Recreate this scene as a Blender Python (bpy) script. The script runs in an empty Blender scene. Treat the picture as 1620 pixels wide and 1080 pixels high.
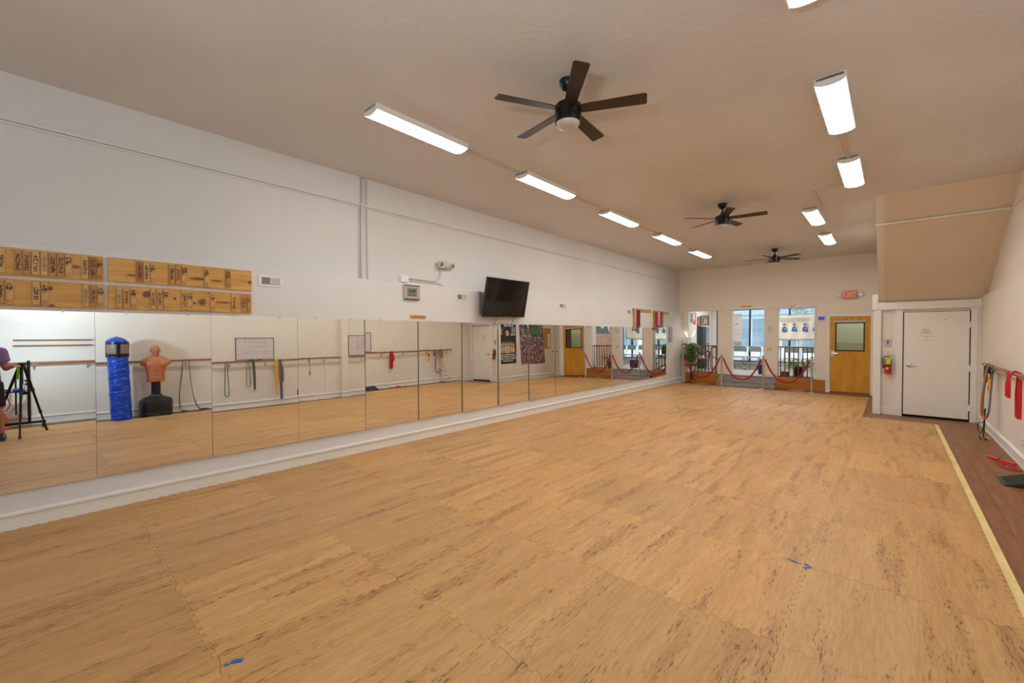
import bpy, bmesh, math, random
from mathutils import Vector, Matrix, Euler
random.seed(11)
PI = math.pi
SC = bpy.context.scene
COL = SC.collection

def srgb(r, g, b):
    def c(v):
        v /= 255.0
        return v/12.92 if v <= .04045 else ((v+.055)/1.055)**2.4
    return (c(r), c(g), c(b), 1.0)

# ------------------------------------------------------------------ camera
YAW = math.atan2(602, 672); PITCH = math.atan(11/672.0)
fw = Vector((-math.sin(YAW)*math.cos(PITCH), math.cos(YAW)*math.cos(PITCH), -math.sin(PITCH)))
rt = Vector((math.cos(YAW), math.sin(YAW), 0)); up = rt.cross(fw)
cam = bpy.data.objects.new('camera', bpy.data.cameras.new('camera'))
COL.objects.link(cam)
cam.data.sensor_width = 36; cam.data.lens = 672/1620*36
cam.data.clip_start = .05; cam.data.clip_end = 200
M = Matrix((rt, up, -fw)).transposed().to_4x4(); M.translation = (5.31, 0, 1.6)
cam.matrix_world = M
SC.camera = cam

# ------------------------------------------------------------------ world, lights, exposure
W = bpy.data.worlds.new('sky'); SC.world = W; W.use_nodes = True
bg = W.node_tree.nodes['Background']
bg.inputs[0].default_value = (.84, .92, 1.0, 1); bg.inputs[1].default_value = 2.3
SC.view_settings.view_transform = 'Standard'; SC.view_settings.look = 'None'
SC.view_settings.exposure = 0.22; SC.view_settings.gamma = 1.0
SC.view_settings.use_curve_mapping = False
LAMP_STRENGTH = 28.5

def area(name, loc, rot, sx, sy, power, col):
    L = bpy.data.lights.new(name, 'AREA'); L.shape = 'RECTANGLE'; L.size = sx; L.size_y = sy
    L.energy = power; L.color = col
    o = bpy.data.objects.new(name, L); COL.objects.link(o); o.location = loc; o.rotation_euler = rot
    return o
# hand-held flash of the photographer, pointing at the right wall
fl = area('flash_light', (4.98, -.10, 1.76), (math.radians(88), 0, math.radians(-80)), .06, .06, 24, (.64, .83, 1.0))
# added cool fill from behind the photographer; the rear wall has no window
rear = area('rear_fill_light', (3.2, -3.8, 1.9), (math.radians(-97), 0, PI), 3.2, 1.6, 22, (.85, .93, 1.0))
sunL = bpy.data.lights.new('sun', 'SUN'); sunL.energy = 1.0; sunL.angle = .02; sunL.color = (1, .95, .86)
sun = bpy.data.objects.new('sun', sunL); COL.objects.link(sun)
sun.rotation_euler = (math.radians(38), 0, math.radians(155)); sun.location = (3, 24, 12)
# second flash, bounced off the ceiling above the camera
area('bounce_flash', (4.9, -.9, 2.0), (math.radians(168), 0, 0), .12, .12, 80, (.78, .90, 1.0))
area('foyer_light', (2.0, 16.4, 2.95), (0, 0, 0), 2.6, .5, 70, (1, .98, .95))
area('vestibule_fill', (4.75, 15.2, 2.9), (0, 0, 0), .5, .3, 16, (1, .97, .92))  # added fill, brightens the vestibule seen through the oak door's pane

# ------------------------------------------------------------------ mesh helpers
BASE = {}
class MB:
    def __init__(s): s.v = []; s.f = []; s.m = []; s.cm = 0
    def add(s, vs, fs):
        b = len(s.v); s.v += [tuple(v) for v in vs]
        for f in fs: s.f.append([b+i for i in f]); s.m.append(s.cm)
        return s
    def box(s, x0, x1, y0, y1, z0, z1):
        return s.add([(x0,y0,z0),(x1,y0,z0),(x1,y1,z0),(x0,y1,z0),(x0,y0,z1),(x1,y0,z1),(x1,y1,z1),(x0,y1,z1)],
              [(3,2,1,0),(4,5,6,7),(0,1,5,4),(1,2,6,5),(2,3,7,6),(3,0,4,7)])
    def cyl(s, a, b, r0, r1=None, n=14):
        return s.tube([a, b], [r0, r0 if r1 is None else r1], n)
    def tube(s, path, r, n=8, cap=True, flat=None, closed=False):
        P = [Vector(p) for p in path]; N = len(P)
        rr = r if isinstance(r, (list, tuple)) else [r]*N
        prev = None; rings = []
        for i in range(N):
            if closed: t = P[(i+1) % N]-P[i-1]
            else: t = P[min(i+1, N-1)]-P[max(i-1, 0)]
            if t.length < 1e-9: t = Vector((0, 0, 1))
            t.normalize()
            if prev is None:
                u = t.cross(Vector((0, 0, 1)))
                if u.length < .05: u = t.cross(Vector((0, 1, 0)))
            else: u = prev-t*prev.dot(t)
            if u.length < 1e-6: u = t.orthogonal()
            u.normalize(); prev = u; w = t.cross(u)
            fl_ = flat or 1.0
            rings.append([P[i]+u*(rr[i]*math.cos(2*PI*k/n))+w*(rr[i]*fl_*math.sin(2*PI*k/n)) for k in range(n)])
        vs = [p for g in rings for p in g]; fs = []
        for i in range(N if closed else N-1):
            j = (i+1) % N
            for k in range(n):
                fs.append((i*n+k, i*n+(k+1) % n, j*n+(k+1) % n, j*n+k))
        if cap and not closed:
            fs.append(tuple(range(n))[::-1]); fs.append(tuple((N-1)*n+k for k in range(n)))
        return s.add(vs, fs)
    def lathe(s, c, prof, n=24, axis='z'):
        vs = []; fs = []
        for r, z in prof:
            for k in range(n):
                a = 2*PI*k/n; x, y = r*math.cos(a), r*math.sin(a)
                p = {'z': (x, y, z), 'y': (x, z, y), 'x': (z, x, y)}[axis]
                vs.append((c[0]+p[0], c[1]+p[1], c[2]+p[2]))
        for i in range(len(prof)-1):
            for k in range(n):
                fs.append((i*n+k, i*n+(k+1) % n, (i+1)*n+(k+1) % n, (i+1)*n+k))
        fs.append(tuple(range(n))[::-1]); fs.append(tuple((len(prof)-1)*n+k for k in range(n)))
        return s.add(vs, fs)
    def prism(s, poly, axis, a0, a1):
        # poly given in the two other axes in order
        def p(u, w, a): return {'x': (a, u, w), 'y': (u, a, w), 'z': (u, w, a)}[axis]
        n = len(poly)
        vs = [p(u, w, a0) for u, w in poly]+[p(u, w, a1) for u, w in poly]
        fs = [tuple(range(n))[::-1], tuple(range(n, 2*n))]+[(i, (i+1) % n, n+(i+1) % n, n+i) for i in range(n)]
        return s.add(vs, fs)
    def band(s, path, wvec, w, t):
        """flat strip with thickness following path; wvec = width direction, w width (or list), t thickness"""
        P = [Vector(p) for p in path]; wv = Vector(wvec).normalized(); N = len(P); vs = []; fs = []
        ww = w if isinstance(w, (list, tuple)) else [w]*N
        for i in range(N):
            tg = (P[min(i+1, N-1)]-P[max(i-1, 0)]).normalized(); nn = tg.cross(wv).normalized()*t/2
            a = wv*ww[i]/2
            vs += [P[i]-a-nn, P[i]+a-nn, P[i]+a+nn, P[i]-a+nn]
        for i in range(N-1):
            for k in range(4): fs.append((i*4+k, i*4+(k+1) % 4, i*4+4+(k+1) % 4, i*4+4+k))
        fs.append((3, 2, 1, 0)); fs.append(tuple((N-1)*4+k for k in range(4)))
        return s.add(vs, fs)
    def ell(s, c, r, n=12, m=8):
        prof = [(max(math.sin(PI*i/m), .02), -math.cos(PI*i/m)) for i in range(m+1)]
        b = len(s.v); s.lathe((0, 0, 0), prof, n)
        for i in range(b, len(s.v)):
            v = s.v[i]; s.v[i] = (c[0]+v[0]*r[0], c[1]+v[1]*r[1], c[2]+v[2]*r[2])
        return s
    def xf(s, mat, start=0):
        for i in range(start, len(s.v)): s.v[i] = tuple(mat @ Vector(s.v[i]))
        return s

def tag(o, label=None, cat=None, group=None, kind=None):
    if label: o['label'] = label
    if cat: o['category'] = cat
    if group: o['group'] = group
    if kind: o['kind'] = kind
    return o

def obj(name, mb, mats, parent=None, loc=None, bev=0, smooth=False, label=None, cat=None, group=None, kind=None, seg=1, fix=True):
    if not isinstance(mats, (list, tuple)): mats = [mats]
    if parent is not None: base = BASE[parent]
    elif loc is not None: base = Vector(loc)
    elif mb.v:
        xs = [v[0] for v in mb.v]; ys = [v[1] for v in mb.v]; zs = [v[2] for v in mb.v]
        base = Vector(((min(xs)+max(xs))/2, (min(ys)+max(ys))/2, min(zs)))
    me = bpy.data.meshes.new(name)
    me.from_pydata([(v[0]-base.x, v[1]-base.y, v[2]-base.z) for v in mb.v], [], mb.f)
    for m in mats: me.materials.append(m)
    if len(mats) > 1: me.polygons.foreach_set('material_index', mb.m)
    if fix:
        b = bmesh.new(); b.from_mesh(me); bmesh.ops.recalc_face_normals(b, faces=b.faces); b.to_mesh(me); b.free()
    if smooth:
        me.shade_smooth(); me.set_sharp_from_angle(angle=math.radians(38))
    me.update()
    o = bpy.data.objects.new(name, me); COL.objects.link(o)
    if bev:
        md = o.modifiers.new('bevel', 'BEVEL'); md.width = bev; md.segments = seg; md.limit_method = 'ANGLE'
    if parent is not None: o.parent = parent
    else: o.location = base
    BASE[o] = base
    return tag(o, label, cat, group, kind)

def thing(name, label, cat, loc=(0, 0, 0), group=None, kind=None):
    o = bpy.data.objects.new(name, None); COL.objects.link(o); o.location = loc; o.empty_display_size = .1
    BASE[o] = Vector(loc)
    return tag(o, label, cat, group, kind)

def dup(root, loc=None, rz=None, label=None, scale=None):
    r = root.copy(); COL.objects.link(r)
    if loc is not None: r.location = loc
    if rz is not None: r.rotation_euler = (0, 0, rz)
    if scale is not None: r.scale = scale
    if label: r['label'] = label
    def rec(src, dst):
        for ch in list(src.children):
            c = ch.copy(); COL.objects.link(c); c.parent = dst; rec(ch, c)
    rec(root, r)
    return r

# wall frames: local x = reading direction, y = up, z = out of the wall
FR = {'L': Matrix(((0, 0, 1), (1, 0, 0), (0, 1, 0))),
      'R': Matrix(((0, 0, -1), (-1, 0, 0), (0, 1, 0))),
      'B': Matrix(((1, 0, 0), (0, 0, -1), (0, 1, 0))),
      'F': Matrix(((-1, 0, 0), (0, 0, 1), (0, 1, 0)))}
TEXTS = []
def text(s, size, mat, parent, pos, frame, name='lettering', align='CENTER', space=1.0, lead=.92, bold=0.0, sx=1.0, shear=0):
    cu = bpy.data.curves.new(name, 'FONT'); cu.body = s; cu.size = size; cu.align_x = align; cu.align_y = 'CENTER'
    cu.space_line = lead; cu.space_character = space; cu.offset = bold; cu.extrude = .0004; cu.shear = shear
    o = bpy.data.objects.new(name+'_tmp', cu); COL.objects.link(o)
    TEXTS.append((o, mat, parent, Vector(pos), FR[frame] if isinstance(frame, str) else frame, name, sx))
def flush_texts():
    dg = bpy.context.evaluated_depsgraph_get(); dg.update()
    for o, mat, parent, pos, R, name, sx in TEXTS:
        me = bpy.data.meshes.new_from_object(o.evaluated_get(dg))
        if len(me.vertices) == 0: continue
        T = Matrix.Translation(pos-BASE[parent]) @ R.to_4x4() @ Matrix.Diagonal((sx, 1, 1, 1))
        me.transform(T); me.materials.clear(); me.materials.append(mat); me.name = name
        n = bpy.data.objects.new(name, me); COL.objects.link(n); n.parent = parent
    for t in TEXTS:
        cu = t[0].data; bpy.data.objects.remove(t[0]); bpy.data.curves.remove(cu)

# ------------------------------------------------------------------ materials
def newmat(name):
    m = bpy.data.materials.new(name); m.use_nodes = True
    return m, m.node_tree, m.node_tree.nodes['Principled BSDF']
def N(t, typ, **kw):
    n = t.nodes.new(typ)
    for k, v in kw.items():
        if k in n.inputs: n.inputs[k].default_value = v
        else: setattr(n, k, v)
    return n
def mixc(t, fac, a, b, blend='MIX'):
    n = t.nodes.new('ShaderNodeMix'); n.data_type = 'RGBA'; n.blend_type = blend
    for sock, v in ((n.inputs[0], fac), (n.inputs[6], a), (n.inputs[7], b)):
        if hasattr(v, 'is_linked') or hasattr(v, 'links'): t.links.new(v, sock)
        else: sock.default_value = v
    return n.outputs[2]
def ramp(t, src, stops):
    n = t.nodes.new('ShaderNodeValToRGB'); e = n.color_ramp.elements
    e[0].position, e[0].color = stops[0]; e[1].position, e[1].color = stops[-1]
    for p, c in stops[1:-1]:
        x = e.new(p); x.color = c
    t.links.new(src, n.inputs[0]); return n.outputs[0]
def bump(t, p, src, strength, dist=.01):
    b = N(t, 'ShaderNodeBump'); b.inputs['Strength'].default_value = strength; b.inputs['Distance'].default_value = dist
    t.links.new(src, b.inputs['Height']); t.links.new(b.outputs[0], p.inputs['Normal'])
def coords(t, scale=(1, 1, 1), kind='Object', rnd=0):
    tc = N(t, 'ShaderNodeTexCoord'); mp = N(t, 'ShaderNodeMapping'); mp.inputs['Scale'].default_value = scale
    src = tc.outputs[kind]
    if rnd:
        oi = N(t, 'ShaderNodeObjectInfo'); ad = N(t, 'ShaderNodeVectorMath'); ad.operation = 'ADD'
        mu = N(t, 'ShaderNodeVectorMath'); mu.operation = 'SCALE'; mu.inputs['Scale'].default_value = rnd
        cx = N(t, 'ShaderNodeCombineXYZ')
        for i, k in enumerate((1.0, 7.31, 3.77)):
            mm = N(t, 'ShaderNodeMath'); mm.operation = 'MULTIPLY'; mm.inputs[1].default_value = k
            t.links.new(oi.outputs['Random'], mm.inputs[0]); t.links.new(mm.outputs[0], cx.inputs[i])
        t.links.new(cx.outputs[0], mu.inputs[0]); t.links.new(src, ad.inputs[0]); t.links.new(mu.outputs[0], ad.inputs[1])
        src = ad.outputs[0]
    t.links.new(src, mp.inputs[0]); return mp.outputs[0]
def noise(t, vec, scale, detail=3, rough=.55):
    n = N(t, 'ShaderNodeTexNoise'); n.inputs['Scale'].default_value = scale; n.inputs['Detail'].default_value = detail
    n.inputs['Roughness'].default_value = rough; t.links.new(vec, n.inputs['Vector']); return n.outputs['Fac']
def g(v): return (v, v, v, 1)

def plain(name, col, rough=.5, metal=0, vary=.06, scale=12, bmp=0, emit=None, es=0, spec=None, coat=0):
    m, t, p = newmat(name)
    p.inputs['Roughness'].default_value = rough; p.inputs['Metallic'].default_value = metal
    if spec is not None: p.inputs['Specular IOR Level'].default_value = spec
    if coat: p.inputs['Coat Weight'].default_value = coat
    v = coords(t); f = noise(t, v, scale)
    a = tuple(c*(1-vary) for c in col[:3])+(1,); b = tuple(min(1, c*(1+vary)) for c in col[:3])+(1,)
    t.links.new(ramp(t, f, [(.3, a), (.7, b)]), p.inputs['Base Color'])
    if bmp:
        f2 = noise(t, v, scale*6, 4); bump(t, p, f2, bmp, .002)
    if emit:
        p.inputs['Emission Color'].default_value = emit; p.inputs['Emission Strength'].default_value = es
    return m

def wallpaint(name, col, rough=.7):
    m, t, p = newmat(name); p.inputs['Roughness'].default_value = rough
    v = coords(t); f = noise(t, v, .9, 3); f2 = noise(t, v, 9, 5)
    a = tuple(c*.965 for c in col[:3])+(1,); b = tuple(min(1, c*1.02) for c in col[:3])+(1,)
    t.links.new(ramp(t, f, [(.3, a), (.7, b)]), p.inputs['Base Color'])
    bump(t, p, f2, .12, .006)
    return m
M_wall = wallpaint('wall_paint', srgb(218, 217, 215))
M_fur = wallpaint('wall_paint_lower', srgb(222, 221, 220))
M_wallr = wallpaint('wall_paint_right', srgb(228, 222, 211))
M_back = wallpaint('wall_paint_back', srgb(236, 226, 211))
def ceil_mat():
    m, t, p = newmat('ceiling_plaster'); p.inputs['Roughness'].default_value = .55
    v = coords(t); f = noise(t, v, .7, 4)
    t.links.new(ramp(t, f, [(.3, srgb(208, 205, 201)), (.7, srgb(220, 217, 213))]), p.inputs['Base Color'])
    vo = N(t, 'ShaderNodeTexNoise'); vo.inputs['Scale'].default_value = 7; vo.inputs['Detail'].default_value = 6; vo.inputs['Distortion'].default_value = 1.5
    t.links.new(v, vo.inputs['Vector']); r = ramp(t, vo.outputs['Fac'], [(.45, g(0)), (.62, g(1))])
    bump(t, p, r, .22, .006); return m
M_ceil = ceil_mat()
M_trim = plain('white_trim_paint', srgb(232, 228, 220), .4, vary=.02)
M_base = plain('baseboard_paint', srgb(234, 232, 226), .4, vary=.02)

def foam_mat():
    m, t, p = newmat('wood_print_foam'); p.inputs['Roughness'].default_value = .5
    v = coords(t, (1, 1, 1), rnd=37.0)
    mp = N(t, 'ShaderNodeMapping'); mp.inputs['Scale'].default_value = (9, 1.0, 1); t.links.new(v, mp.inputs[0])
    low = noise(t, mp.outputs[0], 1.0, 4, .6)
    c1 = ramp(t, low, [(.28, srgb(184, 136, 78)), (.5, srgb(198, 150, 90)), (.72, srgb(211, 166, 106))])
    # fine grain
    mp2 = N(t, 'ShaderNodeMapping'); mp2.inputs['Scale'].default_value = (70, 7, 1); t.links.new(v, mp2.inputs[0])
    fine = noise(t, mp2.outputs[0], 1.0, 3)
    c2 = mixc(t, .35, c1, ramp(t, fine, [(.3, srgb(160, 112, 60)), (.6, srgb(205, 158, 98))]))
    # dark flecks gathered in streaks along the print
    mp3 = N(t, 'ShaderNodeMapping'); mp3.inputs['Scale'].default_value = (92, 16, 1); t.links.new(v, mp3.inputs[0])
    fl = noise(t, mp3.outputs[0], 1.0, 3, .6)
    flr = ramp(t, fl, [(.56, g(0)), (.62, g(1))])
    mp4 = N(t, 'ShaderNodeMapping'); mp4.inputs['Scale'].default_value = (9, .9, 1); mp4.inputs['Location'].default_value = (5, 9, 0); t.links.new(v, mp4.inputs[0])
    ms = noise(t, mp4.outputs[0], 1.0, 2)
    msr = ramp(t, ms, [(.50, g(.12)), (.62, g(1))])
    mu = N(t, 'ShaderNodeMath'); mu.operation = 'MULTIPLY'; t.links.new(flr, mu.inputs[0]); t.links.new(msr, mu.inputs[1])
    mu2 = N(t, 'ShaderNodeMath'); mu2.operation = 'MULTIPLY'; t.links.new(mu.outputs[0], mu2.inputs[0]); mu2.inputs[1].default_value = .9
    c3 = mixc(t, mu2.outputs[0], c2, srgb(92, 62, 34))
    soft = ramp(t, ms, [(.56, g(0)), (.70, g(.5))])
    c3 = mixc(t, soft, c3, srgb(142, 98, 52))
    oi = N(t, 'ShaderNodeObjectInfo')
    hs = N(t, 'ShaderNodeHueSaturation')
    mr = N(t, 'ShaderNodeMapRange'); mr.inputs['To Min'].default_value = .90; mr.inputs['To Max'].default_value = 1.06
    t.links.new(oi.outputs['Random'], mr.inputs[0]); t.links.new(mr.outputs[0], hs.inputs['Value']); t.links.new(c3, hs.inputs['Color'])
    t.links.new(hs.outputs[0], p.inputs['Base Color'])
    bump(t, p, fine, .08, .002)
    return m
M_foam = foam_mat()

def wood(name, base, dark, light, scale=(30, 2, 30), rough=.45, rnd=11.0, knots=(), coat=0):
    m, t, p = newmat(name); p.inputs['Roughness'].default_value = rough
    if coat: p.inputs['Coat Weight'].default_value = coat; p.inputs['Coat Roughness'].default_value = .2
    v = coords(t, scale, rnd=rnd)
    f = noise(t, v, 1.0, 4, .6)
    c = ramp(t, f, [(.25, dark), (.5, base), (.75, light)])
    for (y, z, r, el) in knots:
        tc = N(t, 'ShaderNodeTexCoord'); mp = N(t, 'ShaderNodeMapping')
        mp.vector_type = 'TEXTURE'; mp.inputs['Location'].default_value = (0, y, z); mp.inputs['Scale'].default_value = (1e4, r*el, r)
        t.links.new(tc.outputs['Object'], mp.inputs[0])
        nz = N(t, 'ShaderNodeTexNoise'); nz.inputs['Scale'].default_value = 20; t.links.new(tc.outputs['Object'], nz.inputs['Vector'])
        ln = N(t, 'ShaderNodeVectorMath'); ln.operation = 'LENGTH'; t.links.new(mp.outputs[0], ln.inputs[0])
        ad = N(t, 'ShaderNodeMath'); ad.operation = 'MULTIPLY_ADD'; ad.inputs[1].default_value = .9
        t.links.new(nz.outputs['Fac'], ad.inputs[0]); t.links.new(ln.outputs['Value'], ad.inputs[2])
        k = ramp(t, ad.outputs[0], [(.75, g(.9)), (1.0, g(.25)), (1.0001, g(0))]) if False else None
        mr = N(t, 'ShaderNodeMapRange'); mr.inputs['From Min'].default_value = .95; mr.inputs['From Max'].default_value = 1.45
        mr.inputs['To Min'].default_value = .85; mr.inputs['To Max'].default_value = 0; t.links.new(ad.outputs[0], mr.inputs[0])
        c = mixc(t, mr.outputs[0], c, srgb(88, 50, 18))
    t.links.new(c, p.inputs['Base Color']); bump(t, p, f, .05, .002)
    return m
M_plank = wood('walnut_floor_plank', srgb(132, 84, 46), srgb(102, 62, 32), srgb(156, 104, 60), (26, 2.2, 1), .42, 23)
M_board = wood('pine_board', srgb(202, 152, 78), srgb(182, 128, 56), srgb(214, 170, 98), (30, 1.6, 16), .45, 0)
M_plaq1 = wood('plaque_light', srgb(206, 162, 100), srgb(190, 144, 84), srgb(216, 176, 118), (30, 30, 3), .5)
M_plaq2 = wood('plaque_tan', srgb(186, 136, 74), srgb(168, 118, 60), srgb(198, 150, 88), (30, 30, 3), .5)
M_plaq3 = wood('plaque_red_brown', srgb(164, 106, 56), srgb(148, 92, 46), srgb(176, 120, 68), (30, 30, 3), .5)
M_hang = wood('honey_wood', srgb(196, 142, 74), srgb(178, 122, 58), srgb(208, 158, 92), (30, 2, 16))
M_barre = wood('barre_wood', srgb(146, 98, 56), srgb(124, 80, 44), srgb(164, 114, 70), (30, 2, 30), .4, 0)
M_staff = wood('staff_wood', srgb(140, 76, 42), srgb(120, 62, 34), srgb(156, 90, 54), (30, 2, 30), .35)
M_door = wood('honey_oak_door', srgb(208, 148, 34), srgb(188, 126, 22), srgb(222, 164, 46), (5, 5, 1.4), .6, 0)
M_orange = wood('amber_step_panel', srgb(178, 112, 32), srgb(158, 94, 24), srgb(192, 126, 44), (2, 3, 9), .35, 5)
M_rail = wood('rail_wood', srgb(116, 74, 48), srgb(96, 60, 38), srgb(132, 88, 58), (20, 20, 3), .4, 3)
M_greystep = wood('grey_wood_plank', srgb(160, 156, 150), srgb(120, 116, 112), srgb(190, 186, 180), (2.5, 20, 30), .4, 29)
M_chairwood = wood('brown_chair_wood', srgb(110, 62, 34), srgb(90, 50, 26), srgb(128, 76, 44), (20, 20, 3), .35, 3)
M_strip = wood('pale_pine_strip', srgb(226, 204, 140), srgb(208, 182, 116), srgb(238, 218, 160), (20, 3, 1), .5, 0)

M_black = plain('black_satin', srgb(22, 22, 24), .35, vary=.15)
M_blackm = plain('black_metal', srgb(20, 20, 22), .3, .3, vary=.1)
M_blade = wood('dark_fan_blade', srgb(48, 36, 26), srgb(38, 28, 20), srgb(58, 44, 32), (8, 8, 8), .42, 9)
M_white = plain('white_plastic', srgb(232, 230, 226), .4, vary=.02)
M_grille = plain('grille_dark', srgb(100, 102, 104), .6, vary=.1)
M_grillel = plain('grille_light', srgb(196, 196, 200), .5, vary=.05)
M_chrome = plain('brushed_chrome', srgb(200, 198, 194), .25, 1, vary=.04)
M_steel = plain('satin_steel', srgb(198, 188, 172), .38, .7, vary=.05)
M_galv = plain('painted_conduit', srgb(204, 200, 192), .45, .1, vary=.04)
M_ink = plain('black_ink', srgb(26, 26, 38), .6, vary=.1)
M_inkred = plain('maroon_ink', srgb(120, 34, 26), .6, vary=.1)
M_inkgrey = plain('grey_ink', srgb(110, 106, 108), .6, vary=.1)
M_inkpale = plain('faded_marker', srgb(178, 172, 182), .6, vary=.05)
M_pinkmk = plain('red_marker', srgb(196, 78, 86), .6, vary=.1)
M_paper = plain('paper', srgb(228, 222, 212), .7, vary=.02)
M_wb = plain('whiteboard_surface', srgb(214, 206, 206), .25, vary=.03)
M_dark = plain('dark_gap', srgb(14, 12, 10), .9, vary=.1)
M_lens = plain('fan_lens_opal', srgb(196, 188, 176), .35, vary=.02)

def emis(name, col, s, base=None):
    m, t, p = newmat(name); p.inputs['Base Color'].default_value = base or (.9, .9, .9, 1)
    p.inputs['Emission Color'].default_value = col; p.inputs['Emission Strength'].default_value = s; p.inputs['Roughness'].default_value = .4
    v = coords(t); f = noise(t, v, 3); bb = base or (.9, .9, .9, 1); t.links.new(ramp(t, f, [(.3, tuple(c*.95 for c in bb[:3])+(1,)), (.7, bb)]), p.inputs['Base Color'])
    return m
M_tube = emis('lit_diffuser', (1, .965, .915, 1), LAMP_STRENGTH)
M_grow = emis('lit_grow_tube', (1, .97, 1, 1), 6)
M_exit = emis('exit_letters', (1, .06, .03, 1), .75, (.6, .02, .01, 1))
M_thermo = emis('lit_blue_screen', (.03, .07, .75, 1), .45, (.02, .03, .3, 1))

def mirror_mat():
    m, t, p = newmat('mirror_silver'); p.inputs['Metallic'].default_value = 1; p.inputs['Roughness'].default_value = .0
    v = coords(t); f = noise(t, v, 1.2)
    t.links.new(ramp(t, f, [(.3, (.86, .865, .84, 1)), (.7, (.885, .885, .86, 1))]), p.inputs['Base Color'])
    return m
M_mirror = mirror_mat()
def glass(name, tint=(1, 1, 1, 1), rough=0.0, refl=.08):
    m = bpy.data.materials.new(name); m.use_nodes = True; t = m.node_tree; t.nodes.clear()
    out = N(t, 'ShaderNodeOutputMaterial'); tr = N(t, 'ShaderNodeBsdfTransparent'); tr.inputs[0].default_value = tint
    gl = N(t, 'ShaderNodeBsdfGlossy'); gl.inputs['Roughness'].default_value = rough
    fr = N(t, 'ShaderNodeFresnel'); fr.inputs[0].default_value = 1.45
    mx = N(t, 'ShaderNodeMixShader'); t.links.new(fr.outputs[0], mx.inputs[0]); t.links.new(tr.outputs[0], mx.inputs[1]); t.links.new(gl.outputs[0], mx.inputs[2])
    t.links.new(mx.outputs[0], out.inputs[0]); return m
M_glass = glass('window_glass', (.9, .95, .97, 1))
def brick_mat(name, c1, c2, mortar, scale=1.0):
    m, t, p = newmat(name); p.inputs['Roughness'].default_value = .8
    tc = N(t, 'ShaderNodeTexCoord'); sp = N(t, 'ShaderNodeSeparateXYZ'); t.links.new(tc.outputs['Object'], sp.inputs[0])
    cb = N(t, 'ShaderNodeCombineXYZ'); ad = N(t, 'ShaderNodeMath'); ad.operation = 'ADD'
    t.links.new(sp.outputs[0], ad.inputs[0]); t.links.new(sp.outputs[1], ad.inputs[1]); t.links.new(ad.outputs[0], cb.inputs[0]); t.links.new(sp.outputs[2], cb.inputs[1])
    b = N(t, 'ShaderNodeTexBrick'); b.inputs['Scale'].default_value = 1; b.inputs['Brick Width'].default_value = .21*scale; b.inputs['Row Height'].default_value = .075*scale
    b.inputs['Mortar Size'].default_value = .009*scale; b.inputs['Color1'].default_value = c1; b.inputs['Color2'].default_value = c2; b.inputs['Mortar'].default_value = mortar
    t.links.new(cb.outputs[0], b.inputs['Vector']); t.links.new(b.outputs['Color'], p.inputs['Base Color'])
    bump(t, p, b.outputs['Fac'], -.5, .01); return m
M_brick = brick_mat('old_brick', srgb(150, 92, 74), srgb(176, 132, 112), srgb(206, 194, 180))
M_brick2 = brick_mat('street_brick', srgb(214, 176, 164), srgb(222, 190, 178), srgb(226, 214, 206), 1.2)

# ------------------------------------------------------------------ room shell
YB = 14.62      # face of the back wall
H = 3.75
T = obj
floor = obj('floor', MB().box(-.4, 7, -4.2, YB+.3, -.2, -.004), plain('subfloor', srgb(70, 46, 30), .6), kind='structure')
ceiling = obj('ceiling', MB().box(-.4, 7, -4.2, YB+.3, H, H+.2), M_ceil, kind='structure')
wl = obj('wall_left', MB().box(-.33, -.13, -4.2, YB+.3, 0, H), M_wall, kind='structure')
obj('furring_panel', MB().box(-.13, 0, -4.2, YB, 0, 2.35), M_fur, parent=wl, bev=.004)
wr = obj('wall_right', MB().box(6.56, 6.76, -4.2, YB+.3, 0, H), M_wallr, kind='structure')
obj('furring_panel', MB().box(6.5, 6.56, -4.2, 11.35, 0, 2.3), M_wallr, parent=wr, bev=.004)
obj('wall_rear', MB().box(-.33, 6.76, -4.4, -4.2, 0, H), M_wall, kind='structure')
# back wall with three openings and the oak door
mb = MB(); y0, y1 = YB, YB+.18
for a, b in ((-.13, .17), (1.13, 1.50), (2.46, 2.75), (3.70, 4.0)): mb.box(a, b, y0, y1, .34, 2.42)
mb.box(-.13, 4.9, y0, y1, 2.42, H); mb.box(-.13, 1.13, y0, y1, 0, .34); mb.box(2.75, 4.0, y0, y1, 0, .34); mb.box(1.13, 2.75, y0, y1, 0, .33)
mb.box(4.0, 4.9, y0, y1, 2.12, 2.42); mb.box(4.9, 5.2, y0, y1, 0, H)
wb = obj('wall_back', mb, M_back, kind='structure')
# box under the stairs: side wall, front frame wall, sloping soffit
bx0 = 5.09
mb = MB(); mb.prism([(11.362, 0), (YB, 0), (YB, H), (8.7, H), (11.362, 2.25)], 'x', bx0, bx0+.1)
wst = obj('wall_stair_side', mb, M_wallr, kind='structure')
mb = MB(); mb.prism([(11.35, 2.23), (8.70, H), (8.80, H), (11.45, 2.30)], 'x', bx0+.1, 6.56)
sof = obj('wall_stair_soffit', mb, wallpaint('soffit_paint', srgb(222, 206, 184)), kind='structure')
mb = MB(); mb.box(5.09, 5.455, 11.35, 11.45, 0, 2.3); mb.box(6.37, 6.56, 11.35, 11.45, 0, 2.3); mb.box(5.455, 6.37, 11.35, 11.45, 2.04, 2.3)
wst2 = obj('wall_stair_front', mb, M_wallr, kind='structure')

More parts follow.
